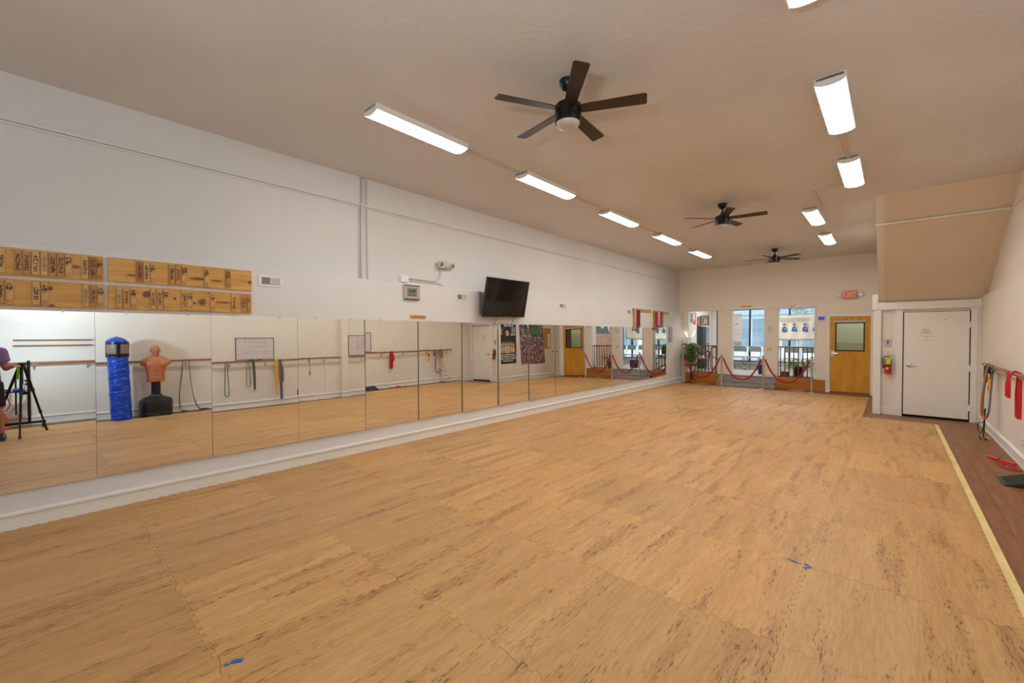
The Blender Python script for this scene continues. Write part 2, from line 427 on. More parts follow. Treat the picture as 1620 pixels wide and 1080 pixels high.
# hardwood planks of the floor, the strips left bare by the mats
def plankfill(x0, x1, y0, y1, w=.125):
    x = x0; i = 0
    while x < x1-.01:
        xe = min(x+w, x1); y = y0-random.uniform(0, .5)
        while y < y1-.02:
            L = random.choice((.55, .75, .9, 1.1)); a = max(y, y0); b = min(y+L, y1)
            if b-a > .03:
                obj('plank', MB().box(x+.0008, xe-.0008, a+.0008, b-.0008, -.004, 0.0), M_plank, parent=floor, fix=False)
            y += L
        x = xe
plankfill(5.90, 6.5, 3.3, 11.36, .15)
plankfill(4.85, 5.90, 10.4, 11.36, .15)
plankfill(4.85, 5.09, 11.36, YB, .12)
plankfill(0.0, 4.85, 13.80, YB, .145)
plankfill(5.90, 6.5, -1.2, 3.3, .15)

# baseboards
def baseboard(name, axis, a0, a1, f, sgn, parent=None, z=.15):
    mb = MB(); prof = [(0, 0), (.022*sgn, 0), (.022*sgn, .012), (.016*sgn, .02), (.016*sgn, z-.035), (.030*sgn, z-.028), (.030*sgn, z-.010), (.014*sgn, z), (0, z)]
    if axis == 'y': mb.prism([(f+u, w) for u, w in prof], 'y', a0, a1)
    else: mb.prism([(f+u, w) for u, w in prof], 'x', a0, a1)
    return obj(name, mb, M_base, parent=parent, kind='structure' if parent is None else None)
baseboard('baseboard_left', 'y', -4.2, YB, 0, 1, z=.16)
baseboard('baseboard_right', 'y', -4.2, 5.77, 6.5, -1)
baseboard('baseboard_right', 'y', 5.97, 11.33, 6.5, -1)
baseboard('baseboard_stair_side', 'y', 11.4, YB, bx0, -1)
# slim rails high on the walls
obj('trim_1', MB().box(-.13, -.108, -4.2, YB, 3.355, 3.385).box(-.13, -.118, -4.2, YB, 3.33, 3.35), M_wall, kind='structure', bev=.002)
obj('trim_2', MB().box(-.13, 5.09, YB-.02, YB, 3.385, 3.42), M_back, kind='structure', bev=.002)
obj('trim_3', MB().box(6.54, 6.56, -4.2, 9.2, 3.37, 3.40), M_wallr, kind='structure', bev=.002)
# soffit conduit strip following the slope (a horizontal bead)
obj('trim_4', MB().box(5.07, 6.54, 9.24, 9.27, 3.385, 3.415), M_wallr, kind='structure', bev=.004)
# pilaster on the right wall
obj('trim_5', MB().box(6.38, 6.56, 5.77, 5.97, 0, H), M_wallr, kind='structure', bev=.005)
baseboard('trim_6', 'y', 5.755, 5.985, 6.38, -1)

# header, posts and panel mouldings around the white door
mb = MB(); mb.box(5.03, 6.5, 11.27, 11.35, 2.09, 2.24)
obj('trim_7', mb, M_trim, kind='structure', bev=.006)
obj('trim_8', MB().box(5.02, 5.14, 11.28, 11.36, 0, 2.09).box(5.0, 5.09, 11.26, 11.42, 2.09, 2.40), M_trim, kind='structure', bev=.005)
obj('trim_9', MB().box(5.36, 5.46, 11.30, 11.36, 0, 2.09), M_trim, kind='structure', bev=.005)
obj('trim_10', MB().box(6.37, 6.455, 11.29, 11.36, 0, 2.09), M_trim, kind='structure', bev=.005)
obj('trim_11', MB().box(5.14, 5.36, 11.335, 11.352, 0, .17).box(5.14, 5.36, 11.345, 11.35, 1.37, 1.40).box(5.33, 5.36, 11.34, 11.352, .17, 2.09), M_trim, kind='structure', bev=.003)
obj('trim_12', MB().box(6.455, 6.5, 11.30, 11.36, 0, 2.3), M_wallr, kind='structure', bev=.003)

# ------------------------------------------------------------------ foam mats
def tile_outline(P_, x0, x1, y0, y1, nt=12, amp=.011):
    """toothed square: each side is the same wave as the opposite one, so neighbours interlock"""
    def wave(nn):
        pts = []; w = 1.0/nn
        for i in range(nn):
            if i in (0, nn-1): continue
            s = amp if i % 2 == 0 else -amp
            pts += [(i*w+w*.10, s), (i*w+w*.90, s)]
        return pts
    wv = wave(nt); o = []
    g_ = .0011
    o.append((x0+g_, y0+g_)); o += [(x0+(x1-x0)*t, y0+a+g_) for t, a in wv]
    o.append((x1-g_, y0+g_)); o += [(x1+a-g_, y0+(y1-y0)*t) for t, a in wv]
    o.append((x1-g_, y1-g_)); o += [(x0+(x1-x0)*t, y1+a-g_) for t, a in reversed(wv)]
    o.append((x0+g_, y1-g_)); o += [(x0+a+g_, y0+(y1-y0)*t) for t, a in reversed(wv)]
    return o
PT = .973
mats = thing('floor_mat', 'interlocking wood-print foam mats covering most of the room floor', 'floor mat', (2.9, 6.5, 0))
def tile_mesh(w, h, ntx=24):
    o = tile_outline(PT, -w/2, w/2, -h/2, h/2, 24)
    b = MB().prism(o, 'z', 0, .02); me = bpy.data.meshes.new('mat_tile'); me.from_pydata(b.v, [], b.f)
    q = bmesh.new(); q.from_mesh(me); bmesh.ops.recalc_face_normals(q, faces=q.faces); q.to_mesh(me); q.free()
    me.materials.append(M_foam); return me
full = tile_mesh(PT, PT)
def put_tile(me, cx, cy, flip=0):
    o = bpy.data.objects.new('mat_tile', me); COL.objects.link(o); o.parent = mats
    o.location = (cx-2.9, cy-6.5, random.uniform(0, .0012)); BASE[o] = BASE[mats]
XL = .022
for j in range(-4, 14):
    for i in range(6):
        yc = .56+PT*(j+.5)
        if i == 5 and j > 9: continue
        if j == 13:
            continue
        put_tile(full, XL+PT*(i+.5), yc)
last = tile_mesh(PT, .69); 
for i in range(5): put_tile(last, XL+PT*(i+.5), .56+PT*13+.345)
corner = tile_mesh(PT, .25); put_tile(corner, XL+PT*5.5, .56+PT*10+.125)
obj('mat_border', MB().box(.0225, .05, -3.3, 13.89, 0, .0185), M_foam, mats)
obj('mat_border', MB().box(XL+PT*6-.016, XL+PT*6+.0115, -1.2, 10.5, 0, .0185), M_foam, mats)
obj('edge_strip', MB().box(XL+PT*6+.012, XL+PT*6+.062, -1.2, 10.5, 0, .021), M_strip, label='pale pine strip along the right edge of the foam mats', cat='edge strip', bev=.002)
# painter's tape scraps
M_tape = plain('blue_tape', srgb(24, 98, 178), .6, vary=.1)
def tape(pts, label, nm='painters_tape'):
    mb = MB()
    for (x, y, w, h, a) in pts:
        b = len(mb.v); mb.prism([(-w/2, -h/2), (w*.1, -h/2), (w/2, -h*.35), (w*.42, 0), (w/2, h/2), (-w*.2, h/2), (-w/2, h*.2)], 'z', .0222, .0228)
        mb.xf(Matrix.Translation((x, y, 0)) @ Matrix.Rotation(a, 4, 'Z'), b)
    obj(nm, mb, M_tape, label=label, cat='tape')
tape([(2.965, .625, .055, .028, .9), (2.955, .583, .02, .016, 1.2)], 'blue painter\'s tape scrap on the mat nearest the camera, left of centre')
tape([(4.80, 3.50, .07, .012, 2.9), (4.83, 3.485, .05, .010, .1)], 'thin blue tape scrap left of the mat corner seam')
tape([(4.89, 3.50, .04, .02, 2.5), (4.905, 3.47, .045, .018, .6), (4.885, 3.44, .03, .016, 2.2)], 'ragged blue tape cross right on the mat corner seam')
tape([(1.93, 9.1, .09, .05, 1.9), (1.99, 9.28, .14, .02, .2)], 'blue tape scrap on the far left part of the mats')
tape([(4.41, 9.34, .10, .02, 0)], 'short blue tape strip on the far right part of the mats')

# ------------------------------------------------------------------ mirrors
TILT = {0: (2e-05, 0.0039), 1: (0.00025, 0.00773), 2: (0.00072, 0.01443), 3: (0.00077, 0.01356), 4: (0.01906, 0.00689), 5: (0.01343, 0.00562), 6: (0.0215, 0.01071), 7: (0.02094, 0.01054), 8: (0.01153, 0.01156), 9: (0.00209, 0.01169), 10: (-0.00591, 0.01001), 11: (-0.00707, 0.01058), 12: (-0.00733, 0.00543), 13: (-0.00719, 0.0059), 14: (-0.00714, 0.00446), 15: (-0.00695, 0.00463)}
M_edge = plain('mirror_edge', srgb(126, 112, 94), .5, vary=.05)
M_clip = plain('mirror_clip', srgb(225, 225, 225), .2, .3)
ords = ['nearest the camera', 'showing the blue punching bag', 'showing the first whiteboard', 'showing the wall pilaster', 'showing the red band', 'showing the bundle of straps', 'showing the white door', 'showing the dark photo poster', 'showing the collage poster', 'showing the corkboard edge', 'showing the oak door half', 'showing the near railing', 'showing the pier between openings', 'showing the folding chairs', 'under the second medal rack']
for k in range(-1, 15):
    ya = .34+.867*(k-1); yb = ya+.867
    if k == 14: pass
    wdt = .867; yc = ya+wdt/2
    if k == 15: wdt = .5
    th, ph = TILT[max(k, 0)]
    gap = .0012
    b = MB(); b.cm = 0
    b.box(-.03, 0, -wdt/2+gap, wdt/2-gap, .32-1.05, 1.80-1.05)
    b.m = [1]*6; b.m[3] = 0
    # wall-parallel panel leaned by its own small angle
    R_ = Matrix.Rotation(th, 4, 'Z') @ Matrix.Rotation(-ph, 4, 'Y')
    root = thing('wall_mirror', 'frameless wall mirror panel '+(ords[k] if k >= 0 else 'behind the camera'), 'mirror', (.016, yc, 1.05), group='mirror panels along the left wall')
    o = obj('mirror_glass', b, [M_mirror, M_edge], loc=(0, 0, 0), fix=False)
    o.parent = root; root.rotation_euler = R_.to_euler()
    for s in (-.22, .24):
        q = MB(); q.box(-.006, .006, s-.008, s+.008, 1.79-1.05, 1.812-1.05)
        c = obj('mirror_clip', q, M_clip, loc=(0, 0, 0)); c.parent = root
ylast = .34+.867*14
root = thing('wall_mirror', 'narrow last mirror panel at the far end beside the two small frames', 'mirror', (.016, (ylast+13.17)/2, 1.05), group='mirror panels along the left wall')
wd = 13.17-ylast
b = MB(); b.box(-.005, 0, -wd/2+.001, wd/2, .34-1.05, 1.84-1.05); b.m = [1]*6; b.m[3] = 0
o = obj('mirror_glass', b, [M_mirror, M_grille], loc=(0, 0, 0), fix=False); o.parent = root
root.rotation_euler = (Matrix.Rotation(TILT[15][0], 4, 'Z') @ Matrix.Rotation(-TILT[15][1], 4, 'Y')).to_euler()

# ------------------------------------------------------------------ ceiling lights
def fixture(label, loc, zt=H):
    t = thing('ceiling_light', label, 'ceiling light', (0, 0, 0), group='long wrap lights on the ceiling')
    L = 1.15; w = .215
    obj('housing', MB().box(-w/2+.01, w/2-.01, -L/2, L/2, -.03, 0), M_white, t, bev=.004)
    arc = [(-w/2+.004, -.031)]+[((w/2-.004)*math.sin(a), -.042-.034*math.cos(a)) for a in [PI*(-.5+i/10) for i in range(0, 11)]]+[(w/2-.004, -.031)]
    for s in (-1, 1): obj('side_rail', MB().box(s*w/2-.004, s*w/2+.004, -L/2, L/2, -.058, -.002), M_white, t)
    obj('diffuser', MB().prism(arc, 'y', -L/2+.012, L/2-.012), M_tube, t, smooth=True)
    arc2 = [(-w/2, 0)]+[(w/2*math.sin(a), -.044-.036*math.cos(a)) for a in [PI*(-.5+i/10) for i in range(0, 11)]]+[(w/2, 0)]
    for s in (-1, 1):
        obj('end_cap', MB().prism(arc2, 'y', s*L/2-.012*(s > 0), s*L/2+.012*(s < 0)), M_white, t)
    t.location = loc
    return t
names = ['nearest light of the left ceiling row', 'second light of the left ceiling row', 'middle light of the left ceiling row', 'fourth light of the left ceiling row', 'farthest light of the left ceiling row',
         'right-hand ceiling light cut by the top of the picture', 'large right-hand ceiling light beyond the cut-off one', 'right-hand ceiling light before the stair soffit', 'ceiling light between the two far fans, right side', 'farthest ceiling light on the right side']
spots = [(1.62, 2.69), (1.62, 4.88), (1.58, 7.12), (1.57, 9.35), (1.54, 11.6), (4.90, 2.68), (4.90, 4.98), (4.89, 7.12), (4.24, 9.33), (4.22, 11.64)]
f0 = None
for n_, (x, y) in zip(names, spots):
    lb = 'white wrap ceiling light, '+n_
    if f0 is None: f0 = fixture(lb, (x, y, H))
    else: dup(f0, (x, y, H), label=lb)
M_race = plain('raceway_paint', srgb(206, 186, 166), .5, vary=.03)
for i, (x, ya, yb, lb) in enumerate([(1.6, 3.28, 4.29, 'first and second'), (1.6, 5.47, 6.53, 'second and middle'), (1.575, 7.71, 8.76, 'middle and fourth'), (1.555, 9.94, 11.0, 'fourth and farthest')]):
    obj('ceiling_conduit', MB().box(x-.012, x+.012, ya, yb, H-.022, H), M_race, label='thin painted conduit between the %s left row lights' % lb, cat='conduit', group='conduits between ceiling lights')
obj('ceiling_conduit', MB().box(4.89-.015, 4.89+.015, 5.57, 6.53, H-.024, H), M_race, label='short painted conduit joining two right row lights before the soffit', cat='conduit', group='conduits between ceiling lights')
obj('ceiling_conduit', MB().box(4.24-.013, 4.24+.013, 9.92, 11.05, H-.022, H), M_race, label='thin painted conduit joining the two far right lights', cat='conduit', group='conduits between ceiling lights')
obj('ceiling_conduit', MB().box(4.40, 4.82, 7.68, 7.705, H-.022, H).box(4.40, 4.425, 7.7, 8.75, H-.022, H), M_race, label='bent painted conduit from the right row to the far lights', cat='conduit', group='conduits between ceiling lights')

# ------------------------------------------------------------------ ceiling fans
def fan():
    t = thing('ceiling_fan', '', 'ceiling fan', (0, 0, 0), group='five-bladed black ceiling fans')
    obj('canopy', MB().lathe((0, 0, 0), [(.075, 0), (.075, -.012), (.068, -.04), (.045, -.075), (.02, -.085)], 28), M_blackm, t, smooth=True)
    obj('downrod', MB().cyl((0, 0, -.08), (0, 0, -.17), .013).lathe((0, 0, 0), [(.02, -.14), (.032, -.165), (.04, -.19)], 20), M_blackm, t, smooth=True)
    obj('motor_housing', MB().lathe((0, 0, 0), [(.04, -.185), (.10, -.20), (.112, -.215), (.112, -.30), (.106, -.305), (.106, -.312), (.110, -.316), (.110, -.352), (.10, -.355)], 36), M_blackm, t, smooth=True)
    obj('light_lens', MB().lathe((0, 0, 0), [(.10, -.350), (.098, -.365), (.085, -.382), (.055, -.394), (.01, -.398)], 36), M_lens, t, smooth=True)
    for k in range(5):
        a = 2*PI*k/5
        mb = MB(); r0, r1 = .10, .64
        poly = [(r0, -.045), (r0+.08, -.052), (r1-.02, -.062), (r1, -.048), (r1, .05), (r1-.012, .062), (r0+.08, .052), (r0, .045)]
        mb.prism(poly, 'z', -.004, .004)
        mb.xf(Matrix.Rotation(a, 4, 'Z') @ Matrix.Translation((0, 0, -.245)) @ Matrix.Rotation(math.radians(-11), 4, 'X'))
        obj('fan_blade', mb, M_blade, t, bev=.0015)
    return t
f = fan(); f['label'] = 'black ceiling fan nearest the camera with brown blades'; f.location = (3.235, 3.03, H); f.rotation_euler = (0, 0, math.radians(-119+144))
dup(f, (3.20, 7.55, H), math.radians(8), 'black ceiling fan in the middle of the row')
dup(f, (3.09, 12.35, H), math.radians(-172+144), 'black ceiling fan farthest away, by the back wall')

# ------------------------------------------------------------------ rank boards with hanging name plaques
board_pos = {'A': (-.62, .400, 2.078, 2.300), 'B': (-.62, .405, 1.832, 2.052), 'C': (.433, 1.586, 2.083, 2.302), 'D': (.431, 1.583, 1.834, 2.052)}
board_lb = {'A': 'upper left', 'B': 'lower left', 'C': 'upper right', 'D': 'lower right'}
knots = {'A': [(.34, .11, .018, 1.6)], 'B': [(.18, .155, .022, 1.1), (.19, .01, .016, 1.3)], 'C': [(.10, .085, .020, 4.5), (.24, .08, .012, 6), (.56, .09, .024, 1.1), (-.42, .07, .010, 5)],
         'D': [(-.31, .145, .040, .95), (.125, .095, .046, 1.0), (.30, .105, .012, 8), (.06, .085, .015, 1.2), (-.10, .12, .016, 1.2), (.49, .105, .022, 1.3)]}
for k, (a, b, z0, z1) in board_pos.items():
    m = wood('pine_board_'+board_lb[k].replace(' ', '_'), srgb(208, 156, 78), srgb(184, 126, 50), srgb(222, 176, 100), (30, 2.2, 26), .45, 0, [(y-(0.0), z, r, e) for y, z, r, e in knots[k]])
    o = obj('name_board', MB().box(0, .022, a, b, z0, z1), m, bev=.0015, label='long pine board with hanging name plaques, %s of the four' % board_lb[k], cat='wooden board', group='rank boards above the mirrors')
    q = MB(); y = a+.03
    while y < b-.02:
        q.cyl((.022, y, z1-.022), (.031, y, z1-.020), .0018, n=6); y += .0505
    obj('hanging_nails', q, M_steel, parent=o, kind='stuff')
PL = {
 'A': [(-.205, -.166, 'スキット', 1, 'k'), (-.122, -.079, 'アボリナル', 2, 'k'), (-.074, -.033, 'フィクスビ', 2, 'k'), (-.027, .017, 'ナバーノミ', 1, 'k'), (.022, .063, 'コールマン', 1, 'g'), (.068, .112, 'シリワルダ', 2, 'k'), (.116, .159, 'ゼムワクw', 2, 'k'), (.164, .203, '初段', 1, 'k1'), (.260, .303, 'マヤラファ', 1, 'k'), (.305, .354, 'マンブルナ', 3, 'k'), (.357, .395, '二段', 2, 'k2')],
 'B': [(-.22, -.175, 'サウスノ', 2, 'k'), (-.167, -.127, '八級', 1, 'K8'), (-.026, .017, '穴ゼニG', 1, 'k'), (.022, .063, '七級', 1, 'K7'), (.265, .305, 'ルウスカル', 1, 'g'), (.314, .351, 'ラウンアン', 2, 'k'), (.358, .402, '六級', 1, 'K6')],
 'C': [(.623, .668, 'カャンモア', 3, 'k'), (.672, .717, 'トサイオト', 1, 'k'), (.722, .761, '三段', 1, 'k3'), (.863, .909, 'ダグルP', 2, 'k'), (.914, .958, 'サラスD', 2, 'r'), (.964, 1.007, '四段', 1, 'k4'), (1.149, 1.193, '五段', 1, 'k5'), (1.339, 1.385, '六段', 2, 'k6')],
 'D': [(.482, .521, 'ブシマンス', 1, 'g'), (.530, .570, 'サラスオモ', 1, 'r'), (.579, .620, '五級', 1, 'K5'), (.722, .763, 'メンンマロ', 1, 'k'), (.771, .811, 'ホービスカ', 1, 'k'), (.818, .857, '四級', 1, 'R4'), (.962, 1.006, 'ロドアレン', 1, 'k'), (1.007, 1.051, '三級', 1, 'R3'), (1.199, 1.241, '二級', 1, 'R2'), (1.390, 1.432, 'コリサイ巡', 1, 'k'), (1.485, 1.531, 'クルビC', 2, 'k'), (1.536, 1.573, '一級', 2, 'R1')]}
nth = ['first', 'second', 'third', 'fourth', 'fifth', 'sixth', 'seventh', 'eighth', 'ninth', 'tenth', 'eleventh', 'twelfth']
for k, L in PL.items():
    a, b, z0, z1 = board_pos[k]
    for i, (p, q, s, w, code) in enumerate(L):
        zt = z1-.016; zb = z0+.014; th = .012
        inkn = 'maroon' if code[0] in 'rR' else ('grey' if code == 'g' else 'black')
        m = {1: M_plaq1, 2: M_plaq2, 3: M_plaq3}[w]
        o = obj('name_plaque', MB().box(.0225, .0225+th, p+.001, q-.001, zb, zt), m, bev=.0015,
                label='%s wooden plaque with %s brush writing, %s from the left on the %s board' % ({1: 'pale', 2: 'tan', 3: 'red-brown'}[w], inkn, nth[i], board_lb[k]),
                cat='name plaque', group='wooden name plaques on the boards')
        ink = {'maroon': M_inkred, 'grey': M_inkgrey, 'black': M_ink}[inkn]
        x = .0225+th+.0003; yc = (p+q)/2; wv = q-p
        rank = code[0] in 'kKR' and len(code) > 1
        if rank:
            text('\n'.join(s), wv*.95, ink, o, (x, yc, zt-.058), 'L', lead=.85, bold=.0012)
            n_ = code[1]; suf = {'1': 'ST', '2': 'ND', '3': 'RD'}.get(n_, 'TH')
            text(n_+suf+'\n'+('KYU' if code[0] in 'KR' else 'Dan'), wv*.42, ink, o, (x, yc, zb+.022), 'L', lead=.8)
        else:
            text('\n'.join(s), wv*.80, ink, o, (x, yc, (zt+zb)/2-.004), 'L', lead=.74, bold=.0011, sx=1.0)
        obj('nail', MB().cyl((x-.002, yc, zt-.012), (x+.004, yc, zt-.012), .002, n=6), M_steel, o)

# ------------------------------------------------------------------ wall vents
def vent(label, y0, y1, z0, z1):
    t = thing('wall_vent', label, 'air vent', (0, (y0+y1)/2, z0), group='white vents in the left wall')
    obj('vent_frame', MB().box(0, .008, y0, y1, z0, z1), M_white, t, bev=.003)
    w = y1-y0; h = z1-z0; ym = (y0+y1)/2
    obj('duct_opening', MB().box(.008, .009, y0+w*.14, ym-w*.02, z0+h*.2, z1-h*.2), M_grille, t)
    mb = MB()
    for i in range(5):
        z = z0+h*(.24+.13*i); mb.box(.009, .015, y0+w*.14, ym-w*.02, z, z+h*.035)
    obj('louver_blades', mb, M_grillel, t, kind='stuff')
    mb = MB()
    for i in range(7):
        z = z0+h*(.2+.088*i); mb.box(.008, .013, ym+w*.03, y1-w*.12, z, z+h*.06)
    obj('closed_louvers', mb, M_grillel, t, kind='stuff')
vent('white wall vent beside the upper right name board', 1.655, 1.915, 2.145, 2.275)
vent('white wall vent between the clock and the television', 4.545, 4.825, 2.155, 2.282)
vent('white wall vent to the right of the television', 7.42, 7.70, 2.155, 2.28)
vent('white wall vent next to the first medal rack', 10.55, 10.80, 2.155, 2.28)

# clock
t = thing('wall_clock', 'silver-framed digital wall clock with grey display above the mirrors', 'clock', (0, 3.69, 2.12))
obj('clock_body', MB().box(0, .03, 3.552, 3.832, 2.118, 2.322), plain('clock_shell', srgb(186, 172, 160), .35, .2), t, bev=.008, seg=2)
obj('clock_trim', MB().box(.004, .034, 3.560, 3.824, 2.312, 2.325).box(.004, .034, 3.560, 3.824, 2.115, 2.126), M_black, t)
obj('display', MB().box(.03, .0315, 3.605, 3.775, 2.162, 2.283), plain('lcd_grey', srgb(126, 134, 122), .25), t)
text('6:09', .066, M_ink, t, (.0318, 3.69, 2.235), 'L', bold=.001)
text('SAT 5 26 72F', .021, M_ink, t, (.0318, 3.69, 2.180), 'L', bold=.001)
# small wooden sign
t = obj('wooden_sign', MB().box(0, .012, 3.665, 3.948, 1.842, 1.888), M_hang, bev=.002, label='small honey wood sign just above the mirrors under the clock', cat='sign')
text('SHITOYOKA', .034, plain('burnt_wood', srgb(150, 96, 40), .6), t, (.0123, 3.806, 1.864), 'L', bold=.0008)

# junction box, conduits, emergency light
obj('junction_box', MB().box(-.13, -.07, 3.57, 3.70, 2.375, 2.475), M_white, bev=.004, label='white square junction box above the clock', cat='electrical box')
def arc_pts(c, r, a0, a1, n=8):
    return [(c[0]+r*math.cos(math.radians(a0+(a1-a0)*i/n)), c[1]+r*math.sin(math.radians(a0+(a1-a0)*i/n))) for i in range(n+1)]
p1 = [(-.118, 3.70, 2.445), (-.118, 4.10, 2.443)]+[(-.118, y, z) for y, z in arc_pts((4.20, 2.573), .13, -100, 0, 8)]+[(-.118, 4.33, 2.66)]
obj('curved_conduit', MB().tube(p1, .009), M_galv, smooth=True, label='thin conduit curving up to the emergency light', cat='conduit')
p2 = [(-.118, 3.70, 2.415), (-.118, 4.28, 2.413)]+[(-.118, y, z) for y, z in arc_pts((4.30, 2.313), .10, 90, 20, 6)]+[(-.118, 4.41, 2.335)]
obj('curved_conduit', MB().tube(p2, .008), M_galv, smooth=True, label='thin conduit bending down behind the lower wall panel', cat='conduit')
t = thing('emergency_light', 'beige emergency light with two lamp heads above the clock', 'emergency light', (-.13, 4.36, 2.64))
obj('light_body', MB().ell((-.09, 4.41, 2.72), (.05, .12, .062), 18, 10), plain('beige_plastic', srgb(206, 190, 174), .35), t, smooth=True)
for y, r in ((4.30, .062), (4.53, .045)):
    obj('lamp_head', MB().lathe((-.075, y, 2.715), [(.012, -.04), (r*.8, -.02), (r, .02), (r*.92, .04), (r*.8, .036), (.01, .03)], 20, 'x'), plain('lamp_head_grey', srgb(196, 190, 182), .3), t, smooth=True)
    obj('lamp_bulb', MB().ell((-.035, y, 2.715), (.012, r*.5, r*.5), 12, 6), M_grille, t, smooth=True)
# vertical pipes
t = obj('vertical_conduit', MB().tube([(-.112, 2.968, 2.35), (-.112, 2.968, 3.32), (-.112, 2.985, 3.40), (-.112, 2.985, 3.74)], .014), M_galv, smooth=True, label='thick vertical conduit from the ceiling, left of the pair', cat='conduit')
obj('vertical_conduit', MB().tube([(-.116, 3.062, 2.35), (-.116, 3.050, 3.74)], .010), M_galv, smooth=True, label='thin vertical conduit from the ceiling, right of the pair', cat='conduit')
obj('vertical_conduit', MB().tube([(-.122, 2.935, 2.35), (-.122, 2.935, 3.35), (-.122, 2.965, 3.42), (-.122, 2.965, 3.74)], .006), M_galv, smooth=True, label='thinnest vertical conduit close behind the thick one', cat='conduit')
# left wall outlet
def outlet(label, frame, x, y, z, double=False, tgroup='electrical outlets'):
    w = .115 if double else .07; h = .115
    t = thing('wall_outlet', label, 'outlet', (0, 0, 0), group=tgroup)
    R = FR[frame].to_4x4(); T_ = Matrix.Translation((x, y, z)) @ R
    obj('cover_plate', MB().box(-w/2, w/2, -h/2, h/2, 0, .006).xf(T_), M_white, t, bev=.002)
    mb = MB()
    for sx in ((-.022, .022) if double else (0,)):
        for s in (-.025, .025): mb.prism([(sx+.015*math.cos(a*PI/6), s+.014*math.sin(a*PI/6)) for a in range(12)], 'z', .006, .008)
    obj('sockets', mb.xf(T_), M_grillel, t, kind='stuff')
    return t
outlet('white outlet low on the left wall under the mirrors', 'L', 0.0, 4.44, .255)

# ------------------------------------------------------------------ television
t = thing('television', 'flat black television tilted on a wall arm above the mirrors', 'television', (.2, 5.6, 1.9))
tl, tr, bl = Vector((.335, 4.97, 2.552)), Vector((.235, 6.165, 2.580)), Vector((.195, 5.03, 1.900))
ex = (tr-tl).normalized(); ez = (tl-bl); hh = ez.length; ez = (ez-ex*ez.dot(ex)).normalized(); en = ex.cross(ez); ww = (tr-tl).length
Rt = Matrix((ex, ez, en)).transposed()
if en.x < 0: pass
cen = tl+ex*ww/2-ez*hh/2
Tm = Matrix.Translation(cen) @ Rt.to_4x4()
sgn = 1 if en.x > 0 else -1
obj('cabinet', MB().box(-ww/2, ww/2, -hh/2, hh/2, -.045*sgn, 0).xf(Tm), M_black, t, bev=.004)
m, tt, p = newmat('tv_screen'); p.inputs['Roughness'].default_value = .08; p.inputs['Base Color'].default_value = (.006, .006, .006, 1); p.inputs['Specular IOR Level'].default_value = .6
tt.links.new(ramp(tt, noise(tt, coords(tt), 2), [(.3, (.005, .005, .005, 1)), (.7, (.008, .008, .008, 1))]), p.inputs['Base Color'])
obj('screen', MB().box(-ww/2+.014, ww/2-.014, -hh/2+.022, hh/2-.012, 0, .0015*sgn).xf(Tm), m, t)
obj('bezel_badge', MB().box(-.015, .015, -hh/2+.006, -hh/2+.014, 0, .002*sgn).xf(Tm), M_chrome, t)
obj('wall_arm', MB().box(-.13, -.10, 5.35, 5.80, 2.0, 2.45).tube([(-.11, 5.6, 2.25), (.04, 5.45, 2.25), (.20, 5.6, 2.25)], .022), M_black, t)
obj('hanging_cable', MB().tube([(.20, 5.36, 1.95), (.12, 5.38, 1.90), (.025, 5.44, 1.80), (.02, 5.47, 1.78)], .004), M_black, t)
obj('hanging_cable', MB().tube([(.18, 5.86, 1.95), (.10, 5.86, 1.88), (.022, 5.84, 1.70), (.02, 5.84, 1.66)], .004), M_black, t)
obj('wall_strip', MB().box(0, .03, 5.05, 5.12, 1.95, 2.34), plain('strip_grey', srgb(150, 156, 164), .5), label='grey upright strip half hidden behind the television', cat='cable channel', bev=.003)  # plain grey upright strip on the wall beside the set

# ------------------------------------------------------------------ medal racks
rib_cols = {'red': srgb(190, 24, 26), 'orange': srgb(214, 96, 30), 'yellow': srgb(222, 178, 40), 'white': srgb(216, 210, 206), 'blue': srgb(34, 44, 120), 'purple': srgb(96, 40, 96), 'pink': srgb(196, 70, 110), 'dark': srgb(48, 38, 50)}
RM = {k: plain('ribbon_'+k, v, .6, vary=.1) for k, v in rib_cols.items()}
M_gold = plain('gold_medal', srgb(176, 126, 60), .35, .8); M_silver = plain('bronze_medal', srgb(138, 92, 66), .4, .7); M_dmed = plain('pewter_medal', srgb(110, 100, 92), .4, .7)
def rack(y0, y1, label):
    return obj('medal_rack', MB().box(0, .022, y0, y1, 2.235, 2.325), M_hang, bev=.003, label=label, cat='medal rack', group='wooden medal racks')
rack(10.86, 12.02, 'honey wood medal rack nearer the camera'); rack(12.18, 13.33, 'honey wood medal rack nearer the back wall')
def medal(y, x, col, L, label, grp, md):
    t = thing('medal', label, 'medal', (x, y, 2.29-L), group=grp)
    w = .030
    mb = MB(); mb.band([(x-.008, y-.02, 2.285), (x, y-.016, 2.27), (x+.004, y-.004, 2.29-L)], (0, 1, .05), w, .002)
    mb.band([(x-.008, y+.02, 2.285), (x, y+.018, 2.27), (x+.006, y+.004, 2.29-L)], (0, 1, -.05), w, .002)
    obj('ribbon', mb, RM[col], t)
    obj('medal_disc', MB().lathe((x+.006, y, 2.29-L-.03), [(.004, -.003), (.030, -.003), (.032, 0), (.030, .003), (.004, .003)], 16, 'x'), md, t)
    obj('hook', MB().tube([(.022, y, 2.30), (.04, y, 2.29), (.042, y, 2.275)], .003, 6), M_steel, t)
seq1 = ['yellow', 'white', 'orange', 'dark', 'blue', 'purple', 'pink', 'red', 'blue', 'dark']
for i, c in enumerate(seq1):
    medal(10.92+.034*i, .035+.012*(i % 3), c, .44+random.uniform(-.05, .1), '%s-ribbon medal, %s from the left in the narrow bundle on the nearer rack' % (c, nth[i]), 'medals on the nearer rack', [M_gold, M_silver, M_dmed][i % 3])
